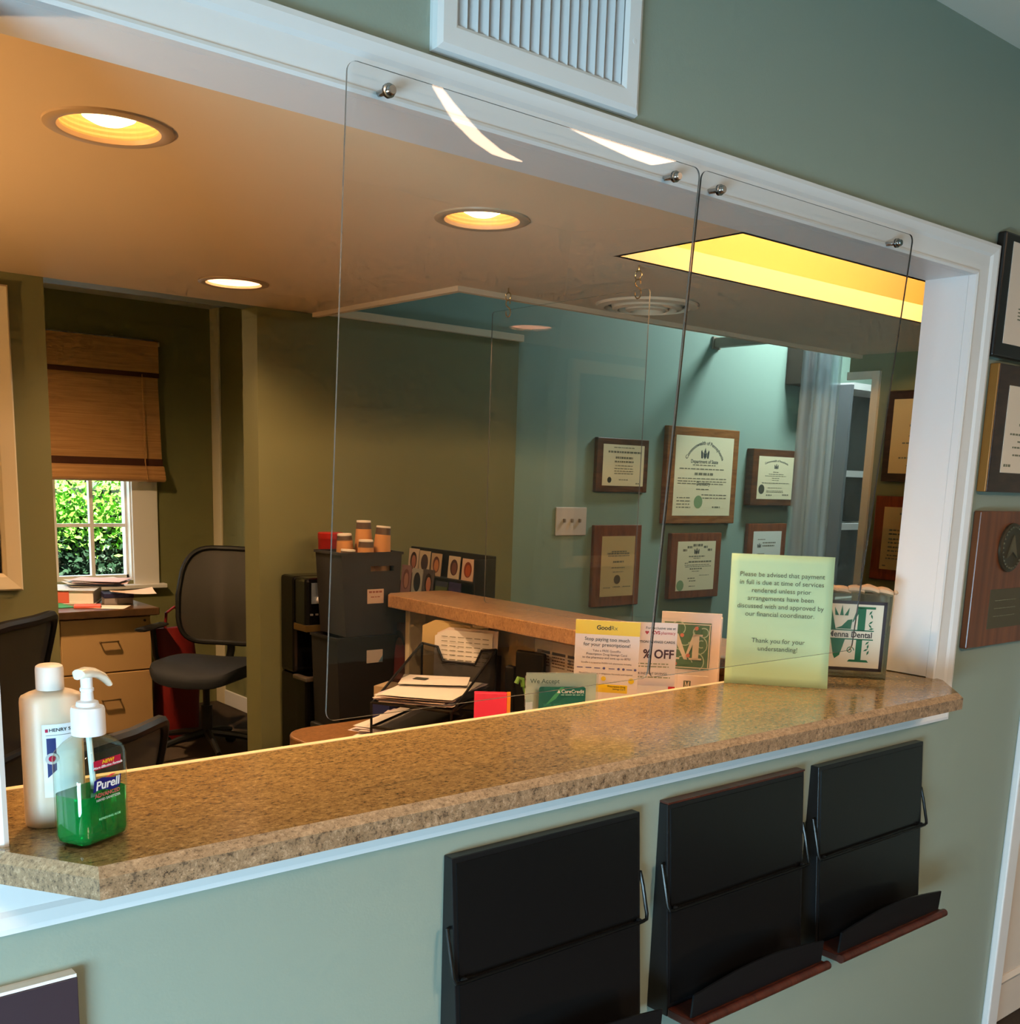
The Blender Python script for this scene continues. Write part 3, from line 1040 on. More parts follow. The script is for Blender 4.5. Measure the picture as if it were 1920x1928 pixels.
def make_rack(label, x):
    t = thing('magazine_rack', label, 'magazine rack', (x, YW0, 0), 0, 'black magazine racks under the counter')
    W = RACKW
    b = MB()
    b.prism([(0, 0, 0.527), (0, 0, 0.925), (0, -0.020, 0.925), (0, -0.050, 0.545), (0, -0.050, 0.527)], (W, 0, 0))
    b.build('body', BLACK, t, bevel=0.0015)
    b = MB().prism([(0.008, -0.0205, 0.916), (W - 0.008, -0.0205, 0.916), (W - 0.008, -0.0497, 0.552), (0.008, -0.0497, 0.552)], (0, -0.0015, 0))
    b.build('face_panel', mat('rack_face', (18, 18, 18), 0.22), t)
    MB().box(0.0, W, -0.112, -0.050, 0.527, 0.545).build('shelf', MAHOG, t, bevel=0.003)
    MB().tube([(-0.004, -0.113, 0.538), (W + 0.004, -0.113, 0.538)], 0.009, 12).build('rail', MAHOG, t, smooth=True)
    n = 14
    arc = [(0.006 + (W - 0.012) * k / n, 0.590 + 0.018 * math.sin(PI * k / n)) for k in range(n + 1)]
    b = MB().prism([(0.006, -0.103, 0.545)] + [(p[0], -0.106, p[1]) for p in arc] + [(W - 0.006, -0.103, 0.545)], (0, 0.004, 0))
    b.build('lip', BLACK, t)
    for s, x0 in ((-1, 0.0), (1, W)):
        xo = x0 + s * 0.007
    pts = [(-0.002, -0.022, 0.815), (-0.007, -0.022, 0.815), (-0.008, -0.030, 0.79), (-0.008, -0.043, 0.742), (-0.005, -0.046, 0.734), (0.004, -0.046, 0.732),
           (W - 0.004, -0.046, 0.732), (W + 0.005, -0.046, 0.734), (W + 0.008, -0.043, 0.742), (W + 0.008, -0.030, 0.79), (W + 0.007, -0.022, 0.815), (W + 0.002, -0.022, 0.815)]
    MB().tube(pts, 0.0034, 8).build('wire_bail', mat('bail_wire', (40, 38, 36), 0.3, 0.8), t, smooth=True)
    for x_ in (0.012, W - 0.012):
        MB().lathe([(0.0055, 0), (0.0055, 0.005), (0.0, 0.006)], 12, mat4=Matrix.Translation((x_, -0.041, 0.733)) @ Matrix.Rotation(R(90), 4, 'X')).build('bumper', BLACKP, t, smooth=True)
    return t


make_rack('black magazine rack, leftmost of the three under the counter', 0.922)
make_rack('black magazine rack with a dark red top edge, middle of the three', 1.402)
make_rack('black magazine rack nearest the door, right of the three', 1.862)
MB().box(1.402, 1.402 + RACKW, YW0 - 0.022, YW0 - 0.001, 0.9255, 0.929).build('top_cap', MAHOG, bpy.data.objects['magazine_rack.001'], loc=(-1.402, -YW0, 0))

t = thing('wall_panel_box', 'dark plum flat box with white top edge at lower left', 'wall box', (0, YW0, 0))
MB().box(0.0, 0.372, -0.018, 0, 0.45, 0.892).build('face', mat('plum', (58, 44, 50), 0.5), t, bevel=0.001)
MB().box(0.0, 0.371, -0.017, 0, 0.8925, 0.8965).build('top_edge', PAPER, t)

# ------------------------------------------------------------------ framed certificates and plaques
WALNUT = wood_mat('walnut', (74, 42, 22), (112, 68, 36), 0.35, (2, 2, 14))
OAK = wood_mat('oak_plaque', (128, 78, 36), (160, 104, 54), 0.35, (2, 2, 14))
CHERRY = wood_mat('cherry', (112, 56, 28), (138, 76, 40), 0.3, (14, 2, 2))
DARKW = wood_mat('dark_frame', (50, 34, 26), (72, 50, 38), 0.3, (3, 3, 12))
REDW = wood_mat('red_plaque', (120, 44, 18), (150, 64, 28), 0.3, (14, 2, 2))
CERT = mat('certificate_paper', (234, 222, 180), 0.6)
CERT2 = mat('pale_certificate_paper', (226, 228, 212), 0.6)
CERTG = mat('gold_certificate_paper', (206, 178, 120), 0.55)
TINK = mat('pale_ink', (120, 116, 92), 0.8)
DINK = mat('dark_ink', (62, 66, 62), 0.8)
SEALG = mat('green_seal', (132, 158, 108), 0.5)
SEALD = mat('dark_seal', (72, 72, 58), 0.5)


def plaque(label, loc, w, h, wood, paper, rz=0.0, border=(0.035, 0.035, 0.03, 0.03), depth=0.02, name='wall_plaque', cat='plaque', lines=(), seal=None, head=None, sub=None, emblem=None, seed=1, group=None, tilt=0.0, bevel=0.003):
    """loc: centre on the wall surface; faces local -y"""
    t = thing(name, label, cat, loc, rz, group)
    t.rotation_euler = (0, tilt, rz)
    MB().box(-w / 2, w / 2, -depth, -0.001, -h / 2, h / 2).build('backing', wood, t, bevel=bevel)
    bl, br, bt, bb = border
    x0, x1, z0, z1 = -w / 2 + bl, w / 2 - br, -h / 2 + bb, h / 2 - bt
    yf = -depth - 0.001
    MB().box(x0, x1, yf, -depth + 0.001, z0, z1).build('certificate', paper, t)
    W_, H_ = x1 - x0, z1 - z0
    r_ = random.Random(seed)
    b = MB()
    for (u0, u1, v, hh) in lines:
        dashes(b, x0 + u0 * W_, x0 + u1 * W_, z0 + v * H_, hh * H_, yf - 0.0002, 0, 0.05 * W_, rnd=r_)
    if lines:
        b.build('print', TINK, t)['kind'] = 'stuff'
    if seal:
        u, v, rr, mm = seal
        q = MB().disc((x0 + u * W_, z0 + v * H_), rr, rr, yf - 0.0002, 22)
        q.build('seal', mm, t)
    if head:
        s_, size, v, arc = head
        text(s_, size, (x0 + x1) / 2, z0 + v * H_, t, DINK, y=yf, arc=arc, bold=size * 0.02)
    if sub:
        for s_, size, v in sub:
            text(s_, size, (x0 + x1) / 2, z0 + v * H_, t, DINK, y=yf, bold=size * 0.015)
    if emblem:
        u, v, sz = emblem
        cx, cz = x0 + u * W_, z0 + v * H_
        b = MB()
        b.xz([(cx - 0.35 * sz, cz + 0.2 * sz), (cx + 0.35 * sz, cz + 0.2 * sz), (cx + 0.3 * sz, cz - 0.3 * sz), (cx, cz - 0.6 * sz), (cx - 0.3 * sz, cz - 0.3 * sz)], yf - 0.0002, yf - 0.0005)
        b.xz([(cx - 0.25 * sz, cz + 0.25 * sz), (cx, cz + 0.9 * sz), (cx + 0.25 * sz, cz + 0.25 * sz)], yf - 0.0002, yf - 0.0005)
        for s_ in (-1, 1):
            b.xz([(cx + s_ * 0.4 * sz, cz - 0.5 * sz), (cx + s_ * 0.45 * sz, cz + 0.2 * sz), (cx + s_ * 0.7 * sz, cz + 0.6 * sz), (cx + s_ * 0.85 * sz, cz + 0.4 * sz), (cx + s_ * 0.75 * sz, cz - 0.5 * sz)], yf - 0.0002, yf - 0.0005)
        b.build('emblem', DINK, t)
    return t


YT = 3.5
def rect(x0, x1, z0, z1, y=YT):
    return ((x0 + x1) / 2, y, (z0 + z1) / 2), x1 - x0, z1 - z0


G = 'certificates on the teal wall'
c, w_, h_ = rect(3.369, 3.697, 1.436, 1.674)
plaque('small dark brown plaque with cream certificate, above the lower left one', c, w_, h_, WALNUT, CERT, 0, (0.036, 0.03, 0.028, 0.028), 0.022, group=G, seed=2,
       lines=((0.25, 0.75, 0.92, 0.02), (0.12, 0.92, 0.80, 0.045), (0.30, 0.72, 0.66, 0.05), (0.28, 0.74, 0.57, 0.04), (0.3, 0.72, 0.48, 0.02), (0.28, 0.74, 0.41, 0.02), (0.28, 0.74, 0.35, 0.02), (0.28, 0.74, 0.29, 0.02), (0.4, 0.62, 0.14, 0.02), (0.82, 0.9, 0.05, 0.03)),
       seal=(0.17, 0.14, 0.013, SEALD))
c, w_, h_ = rect(3.816, 4.335, 1.294, 1.748)
plaque('largest oak plaque, cream licence with green seal in the top row', c, w_, h_, OAK, CERT, 0, (0.055, 0.042, 0.04, 0.038), 0.03, group=G, seed=3,
       head=('Commonwealth of Pennsylvania', 0.024, 0.90, 0.15), sub=(('Department of State', 0.024, 0.665), ('Dentistry', 0.026, 0.385)), emblem=(0.5, 0.775, 0.036),
       lines=((0.3, 0.7, 0.635, 0.012), (0.08, 0.85, 0.585, 0.013), (0.34, 0.66, 0.515, 0.03), (0.06, 0.9, 0.465, 0.011), (0.06, 0.92, 0.43, 0.011), (0.06, 0.85, 0.40, 0.011), (0.38, 0.6, 0.33, 0.012), (0.48, 0.92, 0.26, 0.012), (0.5, 0.92, 0.22, 0.012), (0.06, 0.28, 0.22, 0.012), (0.06, 0.3, 0.18, 0.012), (0.06, 0.28, 0.14, 0.012), (0.06, 0.3, 0.10, 0.012), (0.68, 0.82, 0.1, 0.02)),
       seal=(0.43, 0.175, 0.031, SEALG))
c, w_, h_ = rect(4.437, 4.815, 1.385, 1.668)
plaque('walnut plaque with dark round seal, right end of the top row', c, w_, h_, WALNUT, CERT, 0, (0.045, 0.04, 0.035, 0.033), 0.045, group=G, seed=4,
       head=('Commonwealth of Pennsylvania', 0.015, 0.88, 0.3), emblem=(0.5, 0.76, 0.02),
       lines=((0.42, 0.58, 0.63, 0.015), (0.3, 0.72, 0.58, 0.015), (0.2, 0.8, 0.54, 0.012), (0.4, 0.6, 0.49, 0.012), (0.4, 0.6, 0.44, 0.012), (0.12, 0.9, 0.37, 0.016), (0.3, 0.7, 0.26, 0.012), (0.26, 0.74, 0.19, 0.014), (0.26, 0.74, 0.16, 0.014), (0.26, 0.42, 0.08, 0.03), (0.72, 0.9, 0.09, 0.03)),
       seal=(0.12, 0.23, 0.024, SEALD))
c, w_, h_ = rect(3.376, 3.682, 0.917, 1.288)
plaque('tall cherry plaque with tan certificate under the small dark one', c, w_, h_, CHERRY, CERTG, 0, (0.05, 0.042, 0.05, 0.045), 0.02, group=G, seed=5,
       lines=((0.3, 0.75, 0.735, 0.02), (0.18, 0.85, 0.70, 0.025), (0.2, 0.84, 0.665, 0.018), (0.36, 0.68, 0.56, 0.03), (0.32, 0.72, 0.47, 0.015), (0.36, 0.68, 0.40, 0.012), (0.1, 0.3, 0.14, 0.014), (0.38, 0.6, 0.15, 0.016), (0.68, 0.92, 0.15, 0.014)),
       seal=(0.5, 0.28, 0.021, mat('bronze_seal', (96, 74, 44), 0.5)))
c, w_, h_ = rect(3.884, 4.252, 0.93, 1.248)
plaque('square cherry plaque with green seal at lower left of its certificate', c, w_, h_, CHERRY, CERT, 0, (0.046, 0.042, 0.04, 0.038), 0.028, group=G, seed=6,
       emblem=(0.5, 0.79, 0.022),
       lines=((0.14, 0.24, 0.80, 0.045), (0.25, 0.38, 0.86, 0.045), (0.4, 0.5, 0.895, 0.05), (0.52, 0.66, 0.895, 0.05), (0.68, 0.78, 0.86, 0.045), (0.79, 0.9, 0.80, 0.045), (0.3, 0.72, 0.685, 0.02), (0.42, 0.6, 0.65, 0.012), (0.2, 0.3, 0.555, 0.014), (0.3, 0.9, 0.57, 0.03), (0.2, 0.86, 0.515, 0.012), (0.22, 0.9, 0.48, 0.012), (0.34, 0.66, 0.43, 0.022), (0.4, 0.6, 0.385, 0.012), (0.3, 0.48, 0.24, 0.02), (0.34, 0.52, 0.185, 0.02), (0.34, 0.5, 0.08, 0.014), (0.6, 0.86, 0.3, 0.01)),
       seal=(0.11, 0.11, 0.026, SEALG))
c, w_, h_ = rect(4.468, 4.79, 0.90, 1.292)
plaque('cherry plaque with pale certificate partly hidden by the green notice', c, w_, h_, CHERRY, CERT2, 0, (0.045, 0.042, 0.04, 0.04), 0.022, group=G, seed=7,
       lines=((0.16, 0.42, 0.86, 0.012), (0.34, 0.8, 0.80, 0.02), (0.34, 0.76, 0.75, 0.02), (0.16, 0.42, 0.62, 0.015), (0.16, 0.42, 0.53, 0.015)), emblem=(0.22, 0.76, 0.018))
# plaques on the office side wall
c = (3.88, 2.255, 1.69)
plaque('dark framed certificate with round emblem on the side wall beyond the jamb', (3.88, 2.225, 1.692), 0.31, 0.345, DARKW, CERTG, -PI / 2, (0.03, 0.03, 0.032, 0.032), 0.02, seed=8, name='framed_certificate', cat='certificate',
       lines=((0.3, 0.7, 0.63, 0.03), (0.3, 0.42, 0.5, 0.012), (0.2, 0.55, 0.4, 0.02), (0.16, 0.32, 0.2, 0.022), (0.3, 0.5, 0.1, 0.012)), seal=(0.47, 0.84, 0.03, mat('brown_seal', (66, 40, 26), 0.5)))
plaque('red brown plaque with gold sheet on the side wall beyond the jamb', (3.88, 2.225, 1.300), 0.33, 0.328, REDW, CERTG, -PI / 2, (0.042, 0.042, 0.042, 0.042), 0.02, seed=9,
       lines=((0.28, 0.5, 0.88, 0.035), (0.4, 0.6, 0.8, 0.02), (0.12, 0.7, 0.62, 0.025), (0.12, 0.7, 0.56, 0.025), (0.12, 0.7, 0.48, 0.025), (0.12, 0.7, 0.42, 0.025), (0.12, 0.7, 0.35, 0.025), (0.12, 0.7, 0.29, 0.025), (0.12, 0.7, 0.22, 0.02), (0.1, 0.6, 0.17, 0.02), (0.05, 0.12, 0.05, 0.02)))
# frames on the waiting room wall at the right edge
plaque('black framed certificate at the upper right edge of the wall', (2.386 + 0.17, YW0, 1.922), 0.34, 0.262, mat('black_frame', (34, 26, 22), 0.3), mat('cream_mat', (226, 206, 186), 0.6), 0, (0.036, 0.036, 0.018, 0.03), 0.022, seed=10, name='framed_certificate', cat='certificate',
       lines=((0.2, 0.7, 0.36, 0.012), (0.2, 0.7, 0.325, 0.012), (0.2, 0.7, 0.29, 0.012), (0.2, 0.7, 0.255, 0.012)), bevel=0.005)
t = plaque('brown plaque with gold edge and cream certificate at the right edge', (2.425 + 0.16, YW0, 1.636), 0.32, 0.285, DARKW, mat('cream_certificate', (228, 208, 184), 0.6), 0, (0.05, 0.05, 0.045, 0.045), 0.024, seed=11,
           lines=((0.3, 0.7, 0.55, 0.03), (0.12, 0.8, 0.44, 0.022), (0.3, 0.8, 0.36, 0.018), (0.2, 0.8, 0.29, 0.02), (0.22, 0.7, 0.2, 0.02), (0.05, 0.2, 0.07, 0.03)))
GOLD = mat('gold_edge', (168, 112, 52), 0.35, 0.3)
MB().box(-0.166, -0.1605, -0.023, -0.001, -0.142, 0.142).build('gilt_edge', GOLD, t, bevel=0.002)
t = plaque('striped walnut award plaque with bronze medallion at the right edge', (2.421 + 0.19, YW0, 1.289), 0.38, 0.322, wood_mat('striped_walnut', (92, 50, 30), (128, 74, 44), 0.3, (12, 1, 0.6), 1, 3), mat('bronze_plate', (92, 80, 58), 0.45, 0.3), 0, (0.085, 0.03, 0.185, 0.042), 0.02, seed=12,
           lines=((0.1, 0.5, 0.7, 0.02), (0.1, 0.5, 0.5, 0.02), (0.1, 0.5, 0.3, 0.02)))
b = MB()
mt = Matrix.Translation((-0.035, -0.021, 0.075)) @ Matrix.Rotation(R(90), 4, 'X')
b.lathe([(0.058, 0), (0.058, 0.005), (0.052, 0.008), (0.046, 0.006), (0.0, 0.006)], 32, mat4=mt)
b.build('medallion', mat('bronze', (84, 72, 54), 0.4, 0.6), t, smooth=True)
b = MB()
for k in range(28):
    a = 2 * PI * k / 28
    b.box(-0.035 + 0.049 * math.cos(a) - 0.002, -0.035 + 0.049 * math.cos(a) + 0.002, -0.031, -0.028, 0.075 + 0.049 * math.sin(a) - 0.002, 0.075 + 0.049 * math.sin(a) + 0.002)
b.xz([(-0.06, 0.05), (-0.035, 0.105), (-0.01, 0.05), (-0.035, 0.065)], -0.027, -0.030)
b.build('relief', mat('bronze_light', (120, 104, 78), 0.4, 0.6), t)
# large frame on the pier
t = thing('framed_picture', 'dark panel in a wide cream frame on the olive pier', 'picture', (0, PY, 0))
for q in frame_sweep(0.25, 0.856, 1.165, 1.92, [(0, 0), (0, 0.018), (0.2, 0.024), (0.9, 0.03), (1, 0.024), (1, 0)], 0.0, 0.052, 0.052, 0.05).values():
    q.build('frame_rail', CREAM, t)
MB().box(0.25, 0.856, -0.006, -0.001, 1.165, 1.92).build('panel', mat('dark_panel', (16, 14, 12), 0.4), t)

# switch plate
t = thing('light_switch', 'white triple switch plate on the teal wall', 'light switch', (3.244, YT, 1.304))
MB().box(-0.092, 0.092, -0.007, -0.0005, -0.062, 0.062).build('plate', mat('switch_plate', (214, 204, 196), 0.4), t, bevel=0.004)
for k in (-1, 0, 1):
    MB().box(k * 0.046 - 0.005, k * 0.046 + 0.005, -0.018, -0.006, -0.004, 0.012).build('toggle', mat('switch_toggle', (150, 132, 116), 0.4), t, bevel=0.002)
# dark box and bar high on the teal wall
t = thing('wall_speaker', 'dark brown box fixed high on the teal wall', 'wall box', (4.80, YT, 2.115))
MB().box(-0.095, 0.095, -0.14, -0.001, -0.115, 0.11).build('body', mat('speaker_brown', (74, 56, 46), 0.6), t, bevel=0.004)
MB().box(-0.085, 0.085, -0.146, -0.14, -0.105, 0.10).build('grille', mat('speaker_grille', (52, 40, 34), 0.8), t)
t = thing('ceiling_bar', 'dark bar reaching out from high on the teal wall', 'bar', (4.14, YT, 2.148))
MB().box(-0.022, 0.022, -0.62, -0.012, -0.022, 0.022).build('bar', mat('bar_brown', (146, 130, 112), 0.5), t, bevel=0.004)
MB().box(-0.028, 0.028, -0.012, -0.001, -0.028, 0.028).build('wall_flange', mat('bar_brown', (146, 130, 112), 0.5), t)
# open shelf unit seen through the cased opening
t = thing('shelf_unit', 'grey shelf unit with white shelf edges behind the plastic sheet', 'shelf unit', (0, 0, 0))
MB().box(4.86, 5.75, 3.44, 3.495, 0, 2.0).build('back_panel', mat('shelf_back', (104, 104, 104), 0.7), t)
for x in (4.86, 5.75):
    MB().box(x - 0.012, x + 0.012, 3.2, 3.44, 0, 2.0).build('side_panel', mat('shelf_side', (112, 114, 118), 0.6), t)
for z in (1.995, 1.56, 1.29, 0.9, 0.5):
    MB().box(4.872, 5.738, 3.2, 3.44, z - 0.016, z + 0.016).build('shelf', WHITE, t)

# ------------------------------------------------------------------ bottles on the counter
CT = 1.07
CLEARB = clear_mat('bottle_clear', (236, 246, 238), 1.6)
GEL = mat('green_gel', (4, 186, 84), 0.04, trans=0.7, ior=1.33)
PUMP = mat('pump_white', (238, 238, 240), 0.35)


def oct_ring(wx, wy, c, z):
    return [(-wx + c, -wy, z), (wx - c, -wy, z), (wx, -wy + c, z), (wx, wy - c, z), (wx - c, wy, z), (-wx + c, wy, z), (-wx, wy - c, z), (-wx, -wy + c, z)]


def fine_ring(wx, wy, c, z, n=4):
    pts = []
    for cx, cy, a0 in ((wx - c, -wy + c, -90), (wx - c, wy - c, 0), (-wx + c, wy - c, 90), (-wx + c, -wy + c, 180)):
        for k in range(n + 1):
            a = R(a0 + 90 * k / n)
            pts.append((cx + c * math.cos(a), cy + c * math.sin(a), z))
    return pts


t = thing('sanitizer_bottle', 'clear pump bottle half full of green gel on the counter', 'pump bottle', (0.387, 1.197, CT), R(27))
t.scale = (1.09, 1.13, 0.955)
W2, D2 = 0.0345, 0.0225
MB().loft([fine_ring(W2 - 0.006, D2 - 0.006, 0.008, 0.0), fine_ring(W2 - 0.001, D2 - 0.001, 0.012, 0.005), fine_ring(W2, D2, 0.012, 0.012),
           fine_ring(W2, D2, 0.012, 0.105), fine_ring(W2 - 0.002, D2 - 0.001, 0.012, 0.113), fine_ring(W2 - 0.010, D2 - 0.004, 0.012, 0.122), fine_ring(0.0135, 0.0135, 0.013, 0.130), fine_ring(0.013, 0.013, 0.0125, 0.134)]).build('shell', CLEARB, t, smooth=True)
g = 0.0016
MB().loft([fine_ring(W2 - 0.006 - g, D2 - 0.006 - g, 0.007, 0.002), fine_ring(W2 - 0.001 - g, D2 - 0.001 - g, 0.011, 0.006), fine_ring(W2 - g, D2 - g, 0.011, 0.012),
           fine_ring(W2 - g, D2 - g, 0.011, 0.062)]).build('gel', GEL, t, smooth=True)
MB().tube([(0.0, 0, 0.130), (0.004, 0, 0.06), (0.008, 0, 0.01)], 0.003, 8).build('dip_tube', PUMP, t, smooth=True)
prof = [(0.0, 0.130), (0.0165, 0.130), (0.0168, 0.134), (0.0165, 0.160), (0.0155, 0.163), (0.0115, 0.164), (0.0105, 0.169), (0.0065, 0.171), (0.0058, 0.181), (0.0068, 0.182), (0.0068, 0.185), (0.0058, 0.186), (0.0058, 0.198), (0.0, 0.200)]
MB().lathe(prof, 28).build('collar', PUMP, t, smooth=True)
b = MB()
rings = []
for x, z, ry, rz_ in ((-0.013, 0.199, 0.004, 0.002), (-0.010, 0.203, 0.0085, 0.0055), (0.0, 0.2035, 0.0095, 0.0065), (0.010, 0.2015, 0.009, 0.006), (0.020, 0.196, 0.0075, 0.0045), (0.028, 0.188, 0.0055, 0.0032), (0.031, 0.184, 0.0045, 0.0026)):
    rings.append([(x + 0.4 * rz_ * math.sin(a) * (1 if x > 0.015 else 0), ry * math.cos(a), z + rz_ * math.sin(a)) for a in [2 * PI * k / 14 for k in range(14)]])
b.loft(rings)
b.build('nozzle', mat('nozzle_ivory', (238, 226, 204), 0.3), t, smooth=True)
yf = -D2 - 0.0004
RED = mat('label_red', (190, 26, 66), 0.4)
BLUE = mat('label_blue', (24, 26, 120), 0.4)
LW = mat('label_white', (246, 246, 246), 0.5)
b = MB().box(-0.019, 0.0185, yf - 0.0002, yf, 0.0935, 0.1045)
b.build('red_banner', RED, t)
text('NEW!', 0.0062, 0.0, 0.0993, t, mat('label_yellow', (255, 214, 40), 0.4), y=yf - 0.0004, bold=0.0001, shear=0.3)
text('More Effective Formula', 0.0042, 0.0, 0.0948, t, LW, y=yf - 0.0004, bold=0.00005, shear=0.3)
wav = [(-0.019 + 0.037 * k / 8, 0.081 + 0.002 * math.sin(k / 8 * PI * 2)) for k in range(9)]
wav2 = [(-0.021 + 0.037 * k / 8, 0.067 + 0.002 * math.sin(k / 8 * PI * 2)) for k in range(9)]
MB().xz(wav + wav2[::-1], yf, yf - 0.0002).build('logo_field', BLUE, t)
text('Purell', 0.0145, -0.0015, 0.0695, t, LW, y=yf - 0.0004, bold=0.0003, sx=0.98, shear=0.15)
MB().xz([(-0.004, 0.082), (0.004, 0.0842), (0.011, 0.0836), (0.003, 0.0815)], yf - 0.0004, yf - 0.0006).build('logo_swoosh', mat('swoosh_red', (214, 60, 80), 0.4), t)
text('ADVANCED', 0.0064, -0.002, 0.0605, t, mat('advanced_red', (196, 84, 92), 0.4), y=yf - 0.0004, bold=0.00012)
text('HAND SANITIZER', 0.0042, -0.001, 0.0555, t, mat('label_grey', (196, 190, 190), 0.4), y=yf - 0.0004, bold=0.00005)
text('REFRESHING ALOE', 0.0036, 0.0, 0.0325, t, mat('label_pale_green', (150, 228, 178), 0.4), y=yf - 0.0004, bold=0.00004)

t = thing('squeeze_bottle', 'tall white translucent squeeze bottle behind the pump bottle', 'bottle', (0.372, 1.280, CT), R(-4))
t.scale = (1, 1, 0.905)
MILK = mat('milky_plastic', (236, 212, 184), 0.35, sss=0.6)
RX, RY = 0.0345, 0.022
prof = [(0.92, 0.0), (0.98, 0.002), (1.0, 0.008), (1.0, 0.165), (0.985, 0.170), (0.94, 0.173), (0.72, 0.177), (0.46, 0.180), (0.43, 0.183)]
MB().lathe([(r * RX, z) for r, z in prof], 40, sy=RY / RX).build('body', MILK, t, smooth=True)
MB().lathe([(0.0, 0.180), (0.0155, 0.180), (0.0155, 0.206), (0.0148, 0.210), (0.012, 0.212), (0.0, 0.212)], 28).build('cap', mat('cap_white', (240, 228, 216), 0.4), t, smooth=True)


def wrap_patch(name, pts_fn, x0, x1, z0, z1, ma, off, n=14):
    vs, fs = [], []
    for i in range(n + 1):
        x = x0 + (x1 - x0) * i / n
        y = -RY * math.sqrt(max(0, 1 - (x / RX) ** 2)) - off
        vs += [(x, y, z0 + pts_fn(i / n)), (x, y, z1)]
    for i in range(n):
        fs.append((2 * i, 2 * i + 2, 2 * i + 3, 2 * i + 1))
    return MB().add(vs, fs).build(name, ma, t, smooth=True)


wrap_patch('label', lambda u: 0, -0.0155, 0.030, 0.042, 0.138, LW, 0.0003)
NAVY = mat('navy', (44, 54, 110), 0.5)
wrap_patch('navy_band', lambda u: 0.010 * u, -0.0115, -0.0015, 0.068, 0.120, NAVY, 0.0006, 6)
wrap_patch('label_rule', lambda u: 0, -0.012, 0.029, 0.1235, 0.1241, mat('rule_grey', (130, 130, 130), 0.6), 0.0006)
text('HENRY SCHEIN', 0.0062, -0.0085, 0.1285, t, INK, align='LEFT', cyl=(RX, RY), bold=0.00006)
b = MB().disc((-0.0115 + 0.001, 0.1305), 0.0, 0.0, 0)
wrap_patch('logo_mark', lambda u: 0, -0.0125, -0.0095, 0.128, 0.1322, RED, 0.0008, 3)
b = MB()
yb = -RY * math.sqrt(1 - (0.006 / RX) ** 2) - 0.0010
b.disc((-0.0065, 0.0935), 0.0075, 0.0075, yb, 22)
b.build('round_badge', mat('badge_grey', (206, 206, 206), 0.5), t)
MB().disc((-0.0065, 0.0935), 0.004, 0.004, yb - 0.0006, 16).build('badge_centre', RED, t)

# ------------------------------------------------------------------ cards and holders behind the counter
SZ = 1.005
YEL = mat('card_yellow', (246, 204, 30), 0.5)
CARDW = mat('card_white', (244, 226, 216), 0.6)
t = thing('counter_card', 'white and yellow prescription savings card on the inner shelf', 'display card', (1.54, 1.535, SZ), R(-50), 'cards and holders behind the counter')
w_ = 0.066
MB().box(-w_, w_, 0.0, 0.003, 0.0, 0.205).build('card', CARDW, t)
MB().box(-w_, w_, -0.0004, 0.0, 0.176, 0.205).build('header_band', YEL, t)
text('Good', 0.0125, -0.008, 0.1865, t, INK, y=-0.0006, bold=0.0003)
text('Rx', 0.0125, 0.0135, 0.1865, t, mat('rx_olive', (120, 110, 40), 0.6), y=-0.0006)
text('Stop paying too much\nfor your prescriptions!', 0.0105, 0.0, 0.163, t, INK, y=-0.0003, line=1.05)
text('Take a FREE GoodRx\nPrescription Drug Savings Card\nto the pharmacy and save up to 80%!', 0.0066, 0.0, 0.1405, t, mat('grey_ink', (130, 108, 104), 0.7), y=-0.0003, line=1.1)
text('GoodRx is accepted at 70,000+ U.S. pharmacies, including', 0.0044, 0.0, 0.116, t, mat('grey_ink', (130, 108, 104), 0.7), y=-0.0003)
b = MB()
for k, x in enumerate((-0.054, -0.036, -0.018, -0.004, 0.012, 0.026, 0.036, 0.048, 0.060)):
    if k in (3, 5, 6, 8):
        b.disc((x, 0.1065), 0.0028, 0.0026, -0.0002, 12)
    else:
        b.box(x - 0.006, x + 0.006, -0.0005, -0.0002, 0.1055, 0.1072)
b.build('pharmacy_logos', mat('logo_violet', (96, 86, 140), 0.6), t)['kind'] = 'stuff'
text('No purchase. No fees or obligations. No credit card required', 0.0044, 0.0, 0.094, t, mat('grey_ink', (130, 108, 104), 0.7), y=-0.0003)
MB().box(-0.026, 0.047, -0.018, -0.016, 0.0, 0.077).build('pocket_card', CARDW, t)
MB().box(-0.026, 0.047, -0.0184, -0.018, 0.060, 0.077).build('pocket_band', YEL, t)
text('Prescription Drug\nSavings Card', 0.005, 0.043, 0.0715, t, INK, y=-0.0186, align='RIGHT', line=1.0)
MB().disc((0.053, 0.083), 0.006, 0.006, -0.0002, 18).build('sun_dot', YEL, t)
MB().disc((-0.004, 0.085), 0.005, 0.005, -0.0002, 18).build('sun_dot', YEL, t)
b = MB().box(-w_, w_, -0.022, -0.020, 0, 0.07)
b.box(-w_, w_, -0.022, 0.0, 0, 0.002)
b.build('pocket', PLEXI, t)

